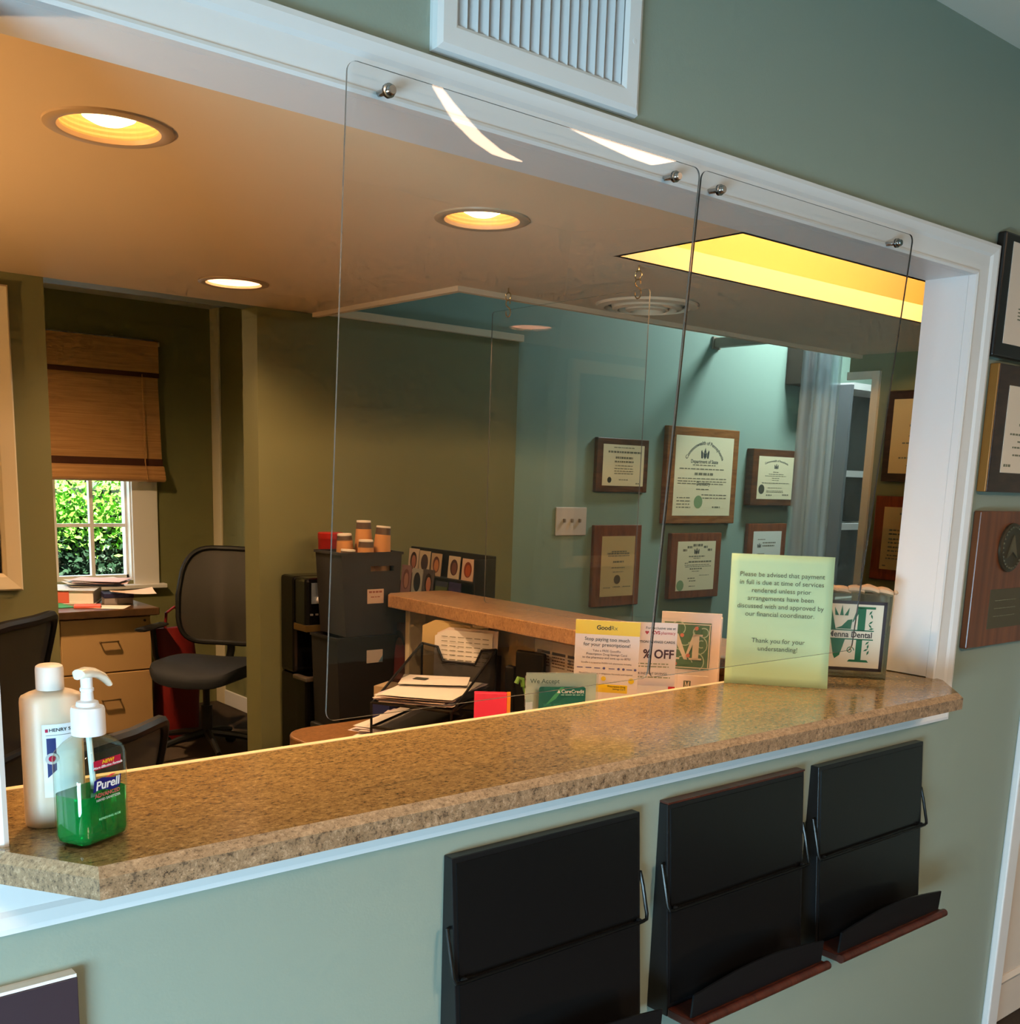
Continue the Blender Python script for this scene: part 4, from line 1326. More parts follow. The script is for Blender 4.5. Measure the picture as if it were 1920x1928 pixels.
t = thing('counter_card', 'pink white discount card in a clear holder beside the yellow card', 'display card', (1.654, 1.527, SZ), R(-42), 'cards and holders behind the counter')
w_ = 0.06
MB().box(-w_, w_, 0.0, 0.001, 0.0, 0.196).build('card', CARDW, t)
b = MB().box(-w_ - 0.012, w_ + 0.006, 0.004, 0.0065, 0.0, 0.206)
b.build('holder', PLEXI, t)
text('For exclusive use at', 0.0078, 0.056, 0.182, t, INK, y=-0.0002, align='RIGHT')
REDI = mat('pharmacy_red', (200, 50, 56), 0.6)
text('CVS', 0.0098, 0.024, 0.1715, t, REDI, y=-0.0002, align='RIGHT', bold=0.0003)
text('pharmacy', 0.0092, 0.056, 0.1715, t, REDI, y=-0.0002, align='RIGHT', sx=0.85)
hx, hz = -0.0035, 0.1745
MB().xz([(hx, hz - 0.0042), (hx + 0.0042, hz + 0.001), (hx + 0.003, hz + 0.0034), (hx + 0.0012, hz + 0.0034), (hx, hz + 0.002), (hx - 0.0012, hz + 0.0034), (hx - 0.003, hz + 0.0034), (hx - 0.0042, hz + 0.001)], -0.0002, -0.0005).build('heart', REDI, t)
text('PRESCRIPTION SAVINGS CARDS', 0.0072, 0.056, 0.1525, t, INK, y=-0.0002, align='RIGHT', bold=0.0001)
text('% OFF', 0.026, 0.0555, 0.1205, t, mat('maroon_ink', (74, 30, 38), 0.7), y=-0.0002, align='RIGHT', bold=0.0007, sx=0.92)
b = MB()
for z, x1 in ((0.107, 0.046), (0.101, 0.046), (0.078, 0.05)):
    dashes(b, -0.05, x1, z, 0.0022, -0.0002, 0, 0.008)
b.build('print', mat('olive_ink', (150, 150, 110), 0.7), t)['kind'] = 'stuff'
text('FOR INSTANT SAVINGS', 0.0066, 0.043, 0.085, t, INK, y=-0.0002, align='RIGHT')
MB().box(0.046, 0.06, -0.012, -0.0115, 0.05, 0.0625).build('red_tab', mat('tab_red', (204, 40, 44), 0.5), t)
MB().box(-0.06, 0.046, -0.0115, -0.011, 0.0, 0.063).build('slip', PAPER, t)

GREENP = mat('logo_green', (92, 126, 84), 0.6)
CREAMP = mat('logo_cream', (236, 220, 196), 0.6)
VINE = mat('logo_vine', (190, 206, 170), 0.6)
BERRY = mat('logo_berry', (224, 128, 96), 0.6)


def serif_m(x0, x1, z0, z1, st):
    """outline boxes of a serif capital M (stem width st)"""
    W_, H_ = x1 - x0, z1 - z0
    sh = 0.07 * H_
    P = []
    P.append([(x0 + 0.10 * W_, z0), (x0 + 0.10 * W_ + 0.55 * st, z0), (x0 + 0.10 * W_ + 0.55 * st, z1), (x0 + 0.10 * W_, z1)])
    P.append([(x1 - 0.10 * W_ - st, z0), (x1 - 0.10 * W_, z0), (x1 - 0.10 * W_, z1), (x1 - 0.10 * W_ - st, z1)])
    cx = (x0 + x1) / 2 - 0.02 * W_
    P.append([(x0 + 0.04 * W_, z1), (x0 + 0.04 * W_ + 1.05 * st, z1), (cx + 0.45 * st, z0), (cx - 0.12 * st, z0)])
    P.append([(cx - 0.12 * st, z0), (cx + 0.25 * st, z0), (x1 - 0.10 * W_ - 0.4 * st, z1), (x1 - 0.10 * W_ - st, z1)])
    for a, c in ((x0, x0 + 0.10 * W_ + 1.1 * st), (x1 - 0.10 * W_ - 1.5 * st, x1)):
        P.append([(a, z0), (c, z0), (c, z0 + sh), (a, z0 + sh)])
    for a, c in ((x0, x0 + 0.2 * W_), (x1 - 0.10 * W_ - st, x1)):
        P.append([(a, z1 - sh), (c, z1 - sh), (c, z1), (a, z1)])
    return P


def vine(mb, pts, r, y):
    """flat ribbon through points"""
    n = len(pts)
    L, Rr = [], []
    for i in range(n):
        a = Vector(pts[max(0, i - 1)])
        c = Vector(pts[min(n - 1, i + 1)])
        d = (c - a)
        d.normalize()
        nx = Vector((-d.y, d.x)) * r
        p = Vector(pts[i])
        L.append(p + nx)
        Rr.append(p - nx)
    for i in range(n - 1):
        mb.add([(L[i].x, y, L[i].y), (L[i + 1].x, y, L[i + 1].y), (Rr[i + 1].x, y, Rr[i + 1].y), (Rr[i].x, y, Rr[i].y)], [(0, 1, 2, 3)])


def arcp(cx, cz, r, a0, a1, n=9, sx=1.0):
    return [(cx + sx * r * math.cos(R(a0 + (a1 - a0) * k / n)), cz + r * math.sin(R(a0 + (a1 - a0) * k / n))) for k in range(n + 1)]


def m_emblem(t, cx, cz, s, y):
    """square initial-letter emblem of half size s"""
    MB().box(cx - s, cx + s, y - 0.0002, y, cz - s * 1.02, cz + s * 1.02).build('emblem_field', GREENP, t)
    b = MB()
    for x0, x1, z0, z1 in ((-1, 1, 0.93, 0.97), (-1, 1, -0.97, -0.93), (-0.97, -0.93, -0.97, 0.97), (0.93, 0.97, -0.97, 0.97)):
        b.box(cx + x0 * s, cx + x1 * s, y - 0.0005, y - 0.0002, cz + z0 * s, cz + z1 * s)
    b.build('emblem_border', CREAMP, t)
    b = MB()
    r = 0.022 * s
    for p in (arcp(0.45, 0.05, 0.42, 100, -120), arcp(0.62, 0.1, 0.16, 60, 300), arcp(0.35, -0.68, 0.42, 100, -60), arcp(0.0, 0.45, 0.32, -80, 30), arcp(0.5, 0.62, 0.25, 250, 90),
              arcp(-0.4, 0.75, 0.3, 180, -40), arcp(-0.1, 0.3, 0.28, -20, -160), arcp(-0.55, -0.72, 0.6, 100, 20), arcp(-0.1, -0.85, 0.4, 20, 120), arcp(-0.62, -0.1, 0.2, -60, 120), arcp(0.7, 0.6, 0.2, 120, -100)):
        vine(b, [(cx + q[0] * s, cz + q[1] * s) for q in p], r, y - 0.0004)
    b.build('emblem_vines', VINE, t)
    b = MB()
    for p in serif_m(cx - 0.72 * s, cx + 0.66 * s, cz - 0.6 * s, cz + 0.52 * s, 0.27 * s):
        b.xz(p, y - 0.0005, y - 0.0008)
    b.build('emblem_letter', CREAMP, t)
    b = MB()
    for x, z in ((0.38, 0.78), (-0.22, 0.46), (0.08, -0.42), (-0.45, -0.8)):
        b.disc((cx + x * s, cz + z * s), 0.085 * s, 0.085 * s, y - 0.0008, 14)
    b.build('emblem_berries', BERRY, t)


t = thing('card_box', 'white card box with green initial letter emblem and card pocket', 'card holder', (1.872, 1.598, SZ), R(-49), 'cards and holders behind the counter')
MB().box(-0.068, 0.068, 0.0, 0.006, 0.0, 0.196).build('back', CARDW, t, bevel=0.001)
MB().box(0.0655, 0.0685, -0.03, 0.0, 0.0, 0.19).build('side_flap', CARDW, t)
m_emblem(t, -0.008, 0.119, 0.053, -0.0004)
MB().box(-0.045, 0.045, -0.034, -0.031, 0.0, 0.056).build('pocket_front', CARDW, t)
MB().box(-0.010, 0.006, -0.0345, -0.034, 0.028, 0.044).build('pocket_logo_field', mat('logo_dark_green', (90, 96, 70), 0.6), t)
b = MB()
for p in serif_m(-0.008, 0.004, 0.030, 0.042, 0.0026):
    b.xz(p, -0.0345, -0.0347)
b.build('pocket_logo_letter', CREAMP, t)
for k in range(3):
    MB().box(-0.042, 0.042, -0.029 + k * 0.003, -0.0285 + k * 0.003, 0.0, 0.05 + 0.002 * k).build('business_card', PAPER, t)

t = thing('acrylic_sign', 'clear block sign with a green credit card picture on the inner shelf', 'sign', (1.40, 1.513, SZ), R(-32), 'cards and holders behind the counter')
MB().box(-0.072, 0.072, 0.0, 0.014, 0.0, 0.111).build('block', [clear_mat('acrylic_block', (248, 252, 250), 1.49)], t, bevel=0.001)
MB().box(-0.070, 0.071, 0.0145, 0.0155, 0.0, 0.111).build('insert', mat('insert_pale_green', (228, 236, 228), 0.5), t)
MB().box(-0.072, -0.058, -0.0015, 0.0, 0.0, 0.055).build('polished_edge', mat('polished_edge', (206, 226, 236), 0.15), t)
text('We Accept', 0.0125, -0.064, 0.093, t, mat('teal_ink', (44, 84, 84), 0.6), y=-0.0002, align='LEFT')
b = MB().xz(rounded(-0.046, 0.047, 0.022, 0.086, 0.005), -0.0002, -0.0006)
b.build('credit_card', mat('credit_teal', (10, 112, 104), 0.35), t)
MB().xz([(-0.036, 0.045), (-0.003, 0.085), (0.004, 0.085), (-0.012, 0.062)], -0.0006, -0.0009).build('card_flash', mat('flash_green', (70, 170, 120), 0.4), t)
text('CareCredit', 0.0098, 0.044, 0.0735, t, LW, y=-0.0009, align='RIGHT', bold=0.0001)
MB().xz([(-0.010, 0.0735), (-0.0065, 0.080), (-0.003, 0.0735)], -0.0008, -0.001).build('card_logo', LW, t)
b = MB()
for x in (-0.036, -0.016, 0.004, 0.024):
    dashes(b, x, x + 0.015, 0.048, 0.004, -0.0007, 0, 0.003)
b.build('card_number', mat('emboss', (40, 140, 126), 0.35), t)['kind'] = 'stuff'
dashes(b := MB(), -0.002, 0.043, 0.069, 0.0018, -0.0008, 0, 0.008)
b.build('card_tagline', mat('tagline', (150, 206, 190), 0.4), t)['kind'] = 'stuff'

# green notice
t = thing('notice_sheet', 'pale green payment notice standing on the counter', 'notice', (1.885, 1.366, CT), R(-48))
GREENS = mat('green_paper', (190, 222, 176), 0.7, bump=0.05, bscale=12)
lean = R(-8.6)
b = MB()
nx, nz = 12, 16
vs, fs = [], []
for j in range(nz + 1):
    v = 0.279 * j / nz
    for i in range(nx + 1):
        u = -0.108 + 0.216 * i / nx
        y = 0.0016 * math.sin((u + v) * 30) + 0.006 * max(0, (0.05 + 0.12 * (u + 0.108) - v) / 0.08)
        vs.append((u, -y + v * math.sin(-lean), 0.0005 + v * math.cos(lean)))
for j in range(nz):
    for i in range(nx):
        a = j * (nx + 1) + i
        fs.append((a, a + 1, a + nx + 2, a + nx + 1))
b.add(vs, fs)
o = b.build('sheet', GREENS, t, smooth=True)
so = o.modifiers.new('thick', 'SOLIDIFY')
so.thickness = 0.0006
so.offset = 1
hold = bpy.data.objects.new('print_plane', None)
b = MB().prism([(-0.09, 0.004, 0.0), (0.09, 0.004, 0.0), (0.09, 0.052, 0.0), (-0.09, 0.052, 0.0)], (0, 0, 0.002))
b.prism([(-0.09, 0.0035, 0.002), (0.09, 0.0035, 0.002), (0.09, 0.037, 0.23), (-0.09, 0.037, 0.23)], (0, 0.002, 0))
b.build('easel', PLEXI, t)
for s_, z in (('Please be advised that payment\nin full is due at time of services\nrendered unless prior\narrangements have been\ndiscussed with and approved by\nour financial coordinator.', 0.232), ('Thank you for your\nunderstanding!', 0.091)):
    o = text(s_, 0.0141, 0.0, 0, t, mat('notice_ink', (84, 94, 76), 0.8), y=-0.0028, line=1.2)
    for v in o.data.vertices:
        q = v.co.z + z
        v.co = (v.co.x, v.co.y + q * math.sin(-lean), q * math.cos(lean))
bpy.data.objects.remove(hold)

# glass block
t = thing('glass_block', 'glass block with a green letter emblem and ribbon by the right jamb', 'glass block', (2.103, 1.346, CT), R(-49))
BLKG = clear_mat('block_glass', (236, 242, 234), 1.4, (226, 228, 212), 0.10)
S = 0.0955
b = MB()
b.loft([[(x * (S - q), y, 0.0955 + z * (S - q)) for x, z in ((-1, -1), (1, -1), (1, 1), (-1, 1))] for y, q in ((0.0, 0.004), (0.004, 0.0), (0.036, 0.0), (0.038, 0.004), (0.042, 0.004), (0.044, 0.0), (0.076, 0.0), (0.080, 0.004))])
b.build('block', BLKG, t)
b = MB()
for x0, x1, z0, z1 in ((-0.084, 0.084, 0.168, 0.175), (-0.084, 0.084, 0.018, 0.025), (-0.084, -0.077, 0.018, 0.175), (0.077, 0.084, 0.018, 0.175)):
    b.box(x0, x1, -0.0008, -0.0002, z0, z1)
b.build('black_border', mat('border_black', (44, 32, 34), 0.5), t)
MB().box(-0.077, 0.077, -0.0006, -0.0002, 0.025, 0.168).build('vinyl_field', mat('vinyl_beige', (214, 204, 180), 0.5), t)
GRN = mat('emblem_green', (16, 96, 58), 0.5)
b = MB()
yv0, yv1 = -0.0007, -0.0011
stems = [[(0.024, 0.108), (0.040, 0.108), (0.040, 0.161), (0.024, 0.161)],
         [(0.024, 0.043), (0.037, 0.043), (0.037, 0.090), (0.024, 0.090)],
         [(0.008, 0.038), (0.054, 0.038), (0.050, 0.043), (0.012, 0.043)],
         [(0.020, 0.158), (0.060, 0.158), (0.060, 0.163), (0.022, 0.163)],
         [(0.022, 0.163), (0.012, 0.128), (0.014, 0.128), (0.026, 0.150)],
         [(-0.060, 0.163), (-0.036, 0.163), (-0.022, 0.108), (-0.046, 0.108)],
         [(-0.032, 0.090), (0.0, 0.090), (-0.010, 0.052), (-0.020, 0.044), (-0.024, 0.052)],
         [(-0.024, 0.112), (-0.010, 0.118), (0.002, 0.132), (0.012, 0.134), (0.010, 0.112)],
         [(-0.068, 0.108), (0.060, 0.108), (0.060, 0.1105), (-0.068, 0.1105)],
         [(-0.068, 0.088), (0.060, 0.088), (0.060, 0.0905), (-0.068, 0.0905)],
         [(-0.066, 0.043), (-0.052, 0.043), (-0.052, 0.088), (-0.066, 0.088)],
         [(-0.062, 0.11), (-0.052, 0.11), (-0.052, 0.16), (-0.062, 0.16)]]
for p in stems:
    b.xz(p, yv0, yv1)
for cx, dx in ((-0.012, 0), (-0.022, -0.006), (-0.002, 0.006)):
    b.xz([(cx - 0.004, 0.142), (cx + dx, 0.166 if dx == 0 else 0.16), (cx + 0.004, 0.142)], yv0, yv1)
for x, z, a in ((0.050, 0.150, 60), (0.053, 0.142, 110), (0.052, 0.128, 40), (0.051, 0.120, 130), (0.054, 0.114, 10), (0.048, 0.082, 45), (0.050, 0.074, 80), (0.046, 0.066, 30), (0.051, 0.060, 70)):
    ca, sa = math.cos(R(a)), math.sin(R(a))
    b.xz([(x - 0.006 * ca, z - 0.006 * sa), (x + 0.002 * sa, z - 0.002 * ca), (x + 0.006 * ca, z + 0.006 * sa), (x - 0.002 * sa, z + 0.002 * ca)], yv0, yv1)
for cx in (-0.042, 0.012):
    vine(b, [(cx + 0.009 * (1 - k / 16) * math.cos(k * 0.6), 0.064 + 0.009 * (1 - k / 16) * math.sin(k * 0.6)) for k in range(14)], 0.001, yv1)
b.build('emblem_letter', GRN, t)
text('Menna Dental', 0.0185, 0.0575, 0.0935, t, mat('emblem_ink', (58, 46, 40), 0.6), y=yv0, align='RIGHT', bold=0.0004, sx=0.92)
RIB = mat('ribbon_fabric', (206, 170, 134), 0.85)
b = MB()
rr = random.Random(5)
for k in range(6):
    x0 = -0.09 + k * 0.03
    pts = []
    for q in range(7):
        u = q / 6
        pts.append((x0 + 0.037 * u, 0.030 + 0.008 * math.sin(u * 3 + k * 1.7), 0.197 + 0.003 * math.sin(u * PI) + 0.002 * math.sin(k * 2.1) + 0.005 * (0.5 - u)))
    rings = []
    for q, p in enumerate(pts):
        rad = 0.008 + 0.003 * math.sin(PI * (q + 0.5) / 7) + 0.0012 * rr.random()
        rings.append([(p[0], p[1] + rad * 1.2 * math.cos(a), p[2] + rad * 0.75 * math.sin(a)) for a in [2 * PI * i / 9 for i in range(9)]])
    b.loft(rings)
b.build('ribbon', RIB, t, smooth=True)
b = MB().tube([(0.090, 0.03, 0.198), (0.098, 0.03, 0.195), (0.1015, 0.03, 0.18), (0.1005, 0.03, 0.15), (0.0985, 0.03, 0.12)], 0.0022, 8)
b.lathe([(0.003, -0.004), (0.0065, 0.0), (0.003, 0.006)], 10, c=(0.104, 0.03, 0.194))
b.build('ribbon_tail', RIB, t, smooth=True)

# ------------------------------------------------------------------ inner counter (runs away from the window)
t = thing('inner_counter', 'second brown counter ledge running back from the reception window', 'counter', (0, 0, 0))
LEDGE = granite_mat('ledge_laminate', (176, 132, 88), (140, 98, 62), (196, 152, 106), 0.3)
pl = [(1.92, 1.462), (2.18, 1.462), (2.18, 2.93), (2.15, 2.965), (1.95, 2.965), (1.92, 2.93)]
MB().xy(pl, 1.058, 1.10).build('top', LEDGE, t, bevel=0.003)
MB().box(2.05, 2.13, 1.462, 2.90, 0, 1.057).build('knee_wall', mat('knee_wall_paint', (176, 150, 110), 0.6), t)
MB().box(1.985, 2.135, 2.901, 2.925, 0, 1.057).build('end_board', CREAM, t, bevel=0.004)
# printed sheets taped under the ledge
t = thing('printed_sheet', 'printed calendar sheet taped on the wall under the ledge', 'sheet', (2.05, 2.20, 0.96), -PI / 2)
MB().box(-0.14, 0.14, -0.0015, -0.0005, -0.065, 0.067).build('sheet', PAPER, t)
b = MB()
for i in range(4):
    for j in range(2):
        x = -0.128 + i * 0.066
        z = 0.03 - j * 0.062
        b.box(x, x + 0.056, -0.0022, -0.0016, z, z + 0.008)
        for k in range(4):
            dashes(b, x, x + 0.054, z - 0.009 - k * 0.009, 0.0035, -0.0016, 0, 0.007)
b.build('print', mat('print_brown', (110, 92, 84), 0.7), t)['kind'] = 'stuff'

# office desk
DESKW = granite_mat('desk_laminate', (150, 106, 64), (120, 82, 48), (168, 122, 78), 0.35, 0.6)
t = thing('office_desk', 'brown desk with rounded corner behind the reception counter', 'desk', (0, 0, 0))
pl = [(1.43, 1.42), (1.985, 1.42), (1.985, 2.76)] + [(1.53 + 0.10 * math.cos(R(a)), 2.66 + 0.10 * math.sin(R(a))) for a in range(90, 181, 15)]
MB().xy(pl, 0.70, 0.74).build('desktop', DESKW, t, bevel=0.005)
MB().box(1.50, 1.53, 1.5, 2.6, 0, 0.70).build('side_panel', DESKW, t)
MB().box(1.94, 1.97, 1.5, 2.7, 0, 0.70).build('side_panel', DESKW, t)

# stack of loose papers at the desk corner
rr = random.Random(11)
PAP = [mat('paper_pinkish', (236, 216, 206), 0.7), mat('paper_lilac', (222, 206, 214), 0.7), PAPER]


def paper_sheet(name, w, d, parent, loc, rz, ma, curl=0.0, th=0.0006):
    n = 6
    vs = []
    for j in (0, 1):
        for i in range(n + 1):
            u = i / n - 0.5
            for k in range(n + 1):
                v = k / n - 0.5
                vs.append((u * w, v * d, curl * (u * u + v * v * 0.6 + u * v) * 4 + j * th))
    fs = []
    m_ = (n + 1) ** 2
    for i in range(n):
        for k in range(n):
            a = i * (n + 1) + k
            fs.append((a, a + n + 1, a + n + 2, a + 1))
            fs.append((m_ + a, m_ + a + 1, m_ + a + n + 2, m_ + a + n + 1))
    for i in range(n):
        for a, c in ((i, i + 1), ((i + 1) * (n + 1) + 0 - 0, i * (n + 1))):
            fs.append((a, c, c + m_, a + m_))
        a, c = i * (n + 1) + n, (i + 1) * (n + 1) + n
        fs.append((a, c, c + m_, a + m_))
        a, c = n * (n + 1) + i, n * (n + 1) + i + 1
        fs.append((c, a, a + m_, c + m_))
    o = MB().add(vs, fs).build(name, ma, parent, loc=loc, rot=(0, 0, rz), smooth=True)
    return o


t = thing('paper_stack', 'fanned stack of white papers on the desk corner', 'paper stack', (1.755, 2.545, 0.741), R(32))
for k in range(12):
    paper_sheet('sheet', 0.28, 0.216, t, (rr.uniform(-0.02, 0.02) - 0.002 * k, rr.uniform(-0.012, 0.012), 0.0005 + k * 0.0032), R(rr.uniform(-11, 11)), PAP[k % 3], 0.0008)

# mesh letter tray with a file rack at its back
t = thing('letter_tray', 'black wire mesh letter tray with raised back on the desk', 'letter tray', (1.79, 2.475, 0.741), R(30))
MESHB = mesh_fabric('black_wire_mesh', (30, 26, 22), 0.55)
L2, W2_ = 0.165, 0.122
ZT = 0.115
for z in (0.045, ZT):
    MB().tube([(-L2, -W2_, z), (L2, -W2_, z), (L2, W2_, z), (-L2, W2_, z)], 0.004, 6, closed=True).build('rim', BLACKP, t)
    MB().box(-L2, L2, -W2_, W2_, z - 0.0025, z - 0.001).build('mesh_floor', MESHB, t)
for x in (-L2, L2):
    for y in (-W2_, W2_):
        MB().tube([(x, y, 0.0), (x, y, ZT)], 0.004, 6).build('post', BLACKP, t)
# raised back with a dipped front edge
bk = [(-W2_, ZT), (-W2_, ZT + 0.125), (-0.075, ZT + 0.118), (-0.055, ZT + 0.075), (0.05, ZT + 0.075), (0.07, ZT + 0.118), (W2_, ZT + 0.125), (W2_, ZT)]
MB().yz(bk, L2 - 0.002, L2 - 0.001).build('back_mesh', MESHB, t)
MB().tube([(L2, p[0], p[1]) for p in bk[1:-1]], 0.004, 6).build('back_rim', BLACKP, t)
MB().box(L2 + 0.044, L2 + 0.046, -W2_, W2_, 0.0, ZT + 0.10).build('back_panel', MESHB, t)
for y in (-W2_, W2_):
    MB().tube([(-L2 + 0.01, y, ZT), (L2, y, ZT + 0.125)], 0.004, 6).build('side_wire', BLACKP, t)
    MB().prism([(-L2 + 0.01, y, ZT), (L2, y, ZT + 0.125), (L2, y, ZT)], (0, 0.0008, 0)).build('side_mesh', MESHB, t)
    MB().tube([(L2, y, 0), (L2, y, ZT + 0.125)], 0.004, 6).build('post', BLACKP, t)
tp = thing('paper_stack', 'loose papers heaped in the mesh letter tray', 'paper stack', (1.775, 2.468, 0.741 + ZT + 0.001), R(31))
for k in range(11):
    paper_sheet('sheet', 0.285, 0.216, tp, (rr.uniform(-0.018, 0.012) - 0.004, rr.uniform(-0.008, 0.008), 0.002 + k * 0.0026), R(rr.uniform(-6, 6)), PAP[(k + 1) % 3], 0.0012)
o = paper_sheet('sheet', 0.14, 0.2, tp, (0.06, 0.02, 0.036), R(18), PAPER, 0.001)
MB().box(0.045, 0.075, 0.045, 0.085, 0.0385, 0.039).build('stamp', mat('stamp_grey', (76, 78, 70), 0.6), tp)
for k in range(4):
    lab = ('cream folder standing in the tray back', 'white form standing in the front of the tray back', 'white sheet leaning behind the front form', 'tall tan folder at the rear of the tray back')[k]
    f_ = thing('file_folder', lab, 'folder', (1.79, 2.475, 0.741), R(30), 'papers standing in the tray back')
    off = (0.022, 0.010, 0.016, 0.027)[k]
    hh = (0.188, 0.17, 0.178, 0.195)[k]
    yo = (0.02, -0.01, -0.02, 0.03)[k]
    ww = (0.105, 0.095, 0.1, 0.105)[k]
    MB().prism([(L2 + off - 0.006, -ww + yo, ZT + 0.005), (L2 + off - 0.006, ww + yo, ZT + 0.005), (L2 + off + 0.002, ww + yo, ZT + hh - 0.02), (L2 + off + 0.002, ww * 0.6 + yo, ZT + hh), (L2 + off + 0.002, -ww + yo, ZT + hh)], (0.0015, 0, 0)).build('cover', (CERTG, PAPER, PAP[0], CERTG)[k], f_)
    if k == 1:
        b = MB()
        for q in range(7):
            zz = ZT + 0.15 - q * 0.014
            for i in range(6):
                y0 = -0.085 + yo + i * 0.027
                b.prism([(L2 + off - 0.0045, y0, zz), (L2 + off - 0.0045, y0 + 0.02, zz), (L2 + off - 0.0043, y0 + 0.02, zz + 0.002), (L2 + off - 0.0043, y0, zz + 0.002)], (-0.0004, 0, 0))
        b.build('print', TINK, f_)['kind'] = 'stuff'

# small things along the back of the desk
t = thing('card_box', 'hot pink box with orange edge on the desk', 'box', (1.795, 2.225, 0.741), R(-38))
MB().prism([(-0.045, -0.02, 0.02), (0.045, -0.02, 0.02), (0.045, 0.018, 0.165), (-0.045, 0.018, 0.165)], (0, 0.024, 0)).build('body', mat('hot_pink', (240, 52, 92), 0.5), t, bevel=0.002)
MB().prism([(0.045, -0.02, 0.02), (0.055, -0.018, 0.02), (0.055, 0.020, 0.165), (0.045, 0.018, 0.165)], (0, 0.024, 0)).build('orange_edge', mat('orange_edge', (244, 150, 40), 0.5), t)
MB().box(-0.05, 0.055, -0.022, 0.03, 0, 0.02).build('foot', BLACKP, t)
t = thing('card_holder', 'small white card holder with printed mark before the pink box', 'card holder', (1.745, 2.175, 0.741), R(-38))
MB().box(-0.05, 0.05, -0.012, 0.012, 0, 0.06).build('body', CARDW, t, bevel=0.002)
MB().box(-0.046, 0.046, -0.004, 0.004, 0.06, 0.082).build('card', PAPER, t)
MB().box(-0.008, 0.008, -0.0128, -0.012, 0.03, 0.048).build('mark', mat('mark_grey', (90, 90, 80), 0.6), t)
t = thing('desk_organizer', 'black desk organizer with tall back under the ledge', 'organizer', (1.985, 2.30, 0.741), R(-75))
MB().box(-0.05, 0.05, 0.012, 0.03, 0, 0.255).build('back', BLACKP, t, bevel=0.006)
MB().box(-0.085, -0.052, 0.01, 0.03, 0, 0.205).build('side_tower', BLACKP, t, bevel=0.006)
MB().box(-0.085, 0.06, -0.03, 0.01, 0, 0.075).build('tub', BLACKP, t, bevel=0.004)
cup = thing('pen_cup', 'black pen cup beside the credit card sign', 'pen cup', (1.955, 2.19, 0.741))
MB().lathe([(0.030, 0.0), (0.032, 0.10), (0.029, 0.10), (0.028, 0.004), (0.0, 0.004)], 20).build('cup', BLACKP, cup, smooth=True)
for k, (dx, dy, L, col_, lab) in enumerate(((-0.012, 0.005, 0.175, (110, 160, 70), 'green topped novelty pen leaning in the cup'), (0.008, -0.01, 0.15, (170, 90, 70), 'red brown pencil leaning in the cup'), (-0.014, -0.012, 0.145, (220, 150, 130), 'salmon pink pen leaning in the cup'))):
    p = thing('pen', lab, 'pen', (1.955 + dx * 0.4, 2.19 + dy * 0.4, 0.747), 0, 'pens in the black cup')
    e = (dx * 4.2, dy * 4.2, L)
    MB().tube([(0, 0, 0), e], 0.0038, 8).build('barrel', mat('pen_%d' % k, col_, 0.4), p, smooth=True)
    q = MB()
    if k == 0:
        q.tube([(e[0], e[1], e[2] - 0.002), (e[0] - 0.004, e[1], e[2] + 0.018), (e[0] - 0.016, e[1] + 0.002, e[2] + 0.022), (e[0] - 0.022, e[1] + 0.004, e[2] + 0.008)], 0.007, 8)
    else:
        q.lathe([(0.004, -0.002), (0.0065, 0.004), (0.005, 0.014), (0.0, 0.016)], 10, c=e)
    q.build('topper', mat('pen_%d' % k, col_, 0.4), p, smooth=True)

# ------------------------------------------------------------------ crates, cups, water cooler
CRATE = mat('crate_charcoal', (44, 42, 44), 0.6, bump=0.1, bscale=80)
CRATEB = mat('crate_black', (20, 18, 17), 0.6, bump=0.1, bscale=80)


def crate(label, loc, w0, w1, d, h, ma, handle):
    t = thing('file_crate', label, 'crate', loc, 0, 'stacked black file crates')
    th = 0.006
    b = MB()
    fw0, fw1 = w0 / 2, w1 / 2
    # front with a hand slot
    hz0, hz1, hw = h - 0.062, h - 0.045, 0.045
    def wx(z):
        return fw0 + (fw1 - fw0) * z / h
    for z0, z1, segs in ((0, hz0, None), (hz0, hz1, hw if handle else None), (hz1, h, None)):
        if segs:
            b.prism([(-wx(z0), 0, z0), (0.01 - segs + 0.03, 0, z0), (0.01 - segs + 0.03, 0, z1), (-wx(z1), 0, z1)], (0, th, 0))
            b.prism([(0.04 + segs, 0, z0), (wx(z0), 0, z0), (wx(z1), 0, z1), (0.04 + segs, 0, z1)], (0, th, 0))
        else:
            b.prism([(-wx(z0), 0, z0), (wx(z0), 0, z0), (wx(z1), 0, z1), (-wx(z1), 0, z1)], (0, th, 0))
    b.build('front', ma, t)
    MB().prism([(-fw0, d - th, 0), (fw0, d - th, 0), (fw1, d - th, h), (-fw1, d - th, h)], (0, th, 0)).build('back', ma, t)
    for s in (-1, 1):
        MB().prism([(s * fw0, th, 0), (s * fw0, d - th, 0), (s * fw1, d - th, h), (s * fw1, th, h)], (-s * th, 0, 0)).build('side', ma, t)
    MB().box(-fw0 + th, fw0 - th, th, d - th, 0, th).build('bottom', ma, t)
    b = MB()
    for x0, x1, y0, y1 in ((-fw1 - 0.004, fw1 + 0.004, -0.004, 0.008), (-fw1 - 0.004, fw1 + 0.004, d - 0.008, d + 0.004), (-fw1 - 0.004, -fw1 + 0.008, 0.008, d - 0.008), (fw1 - 0.008, fw1 + 0.004, 0.008, d - 0.008)):
        b.box(x0, x1, y0, y1, h - 0.008, h)
    b.build('rim', ma, t)
    return t


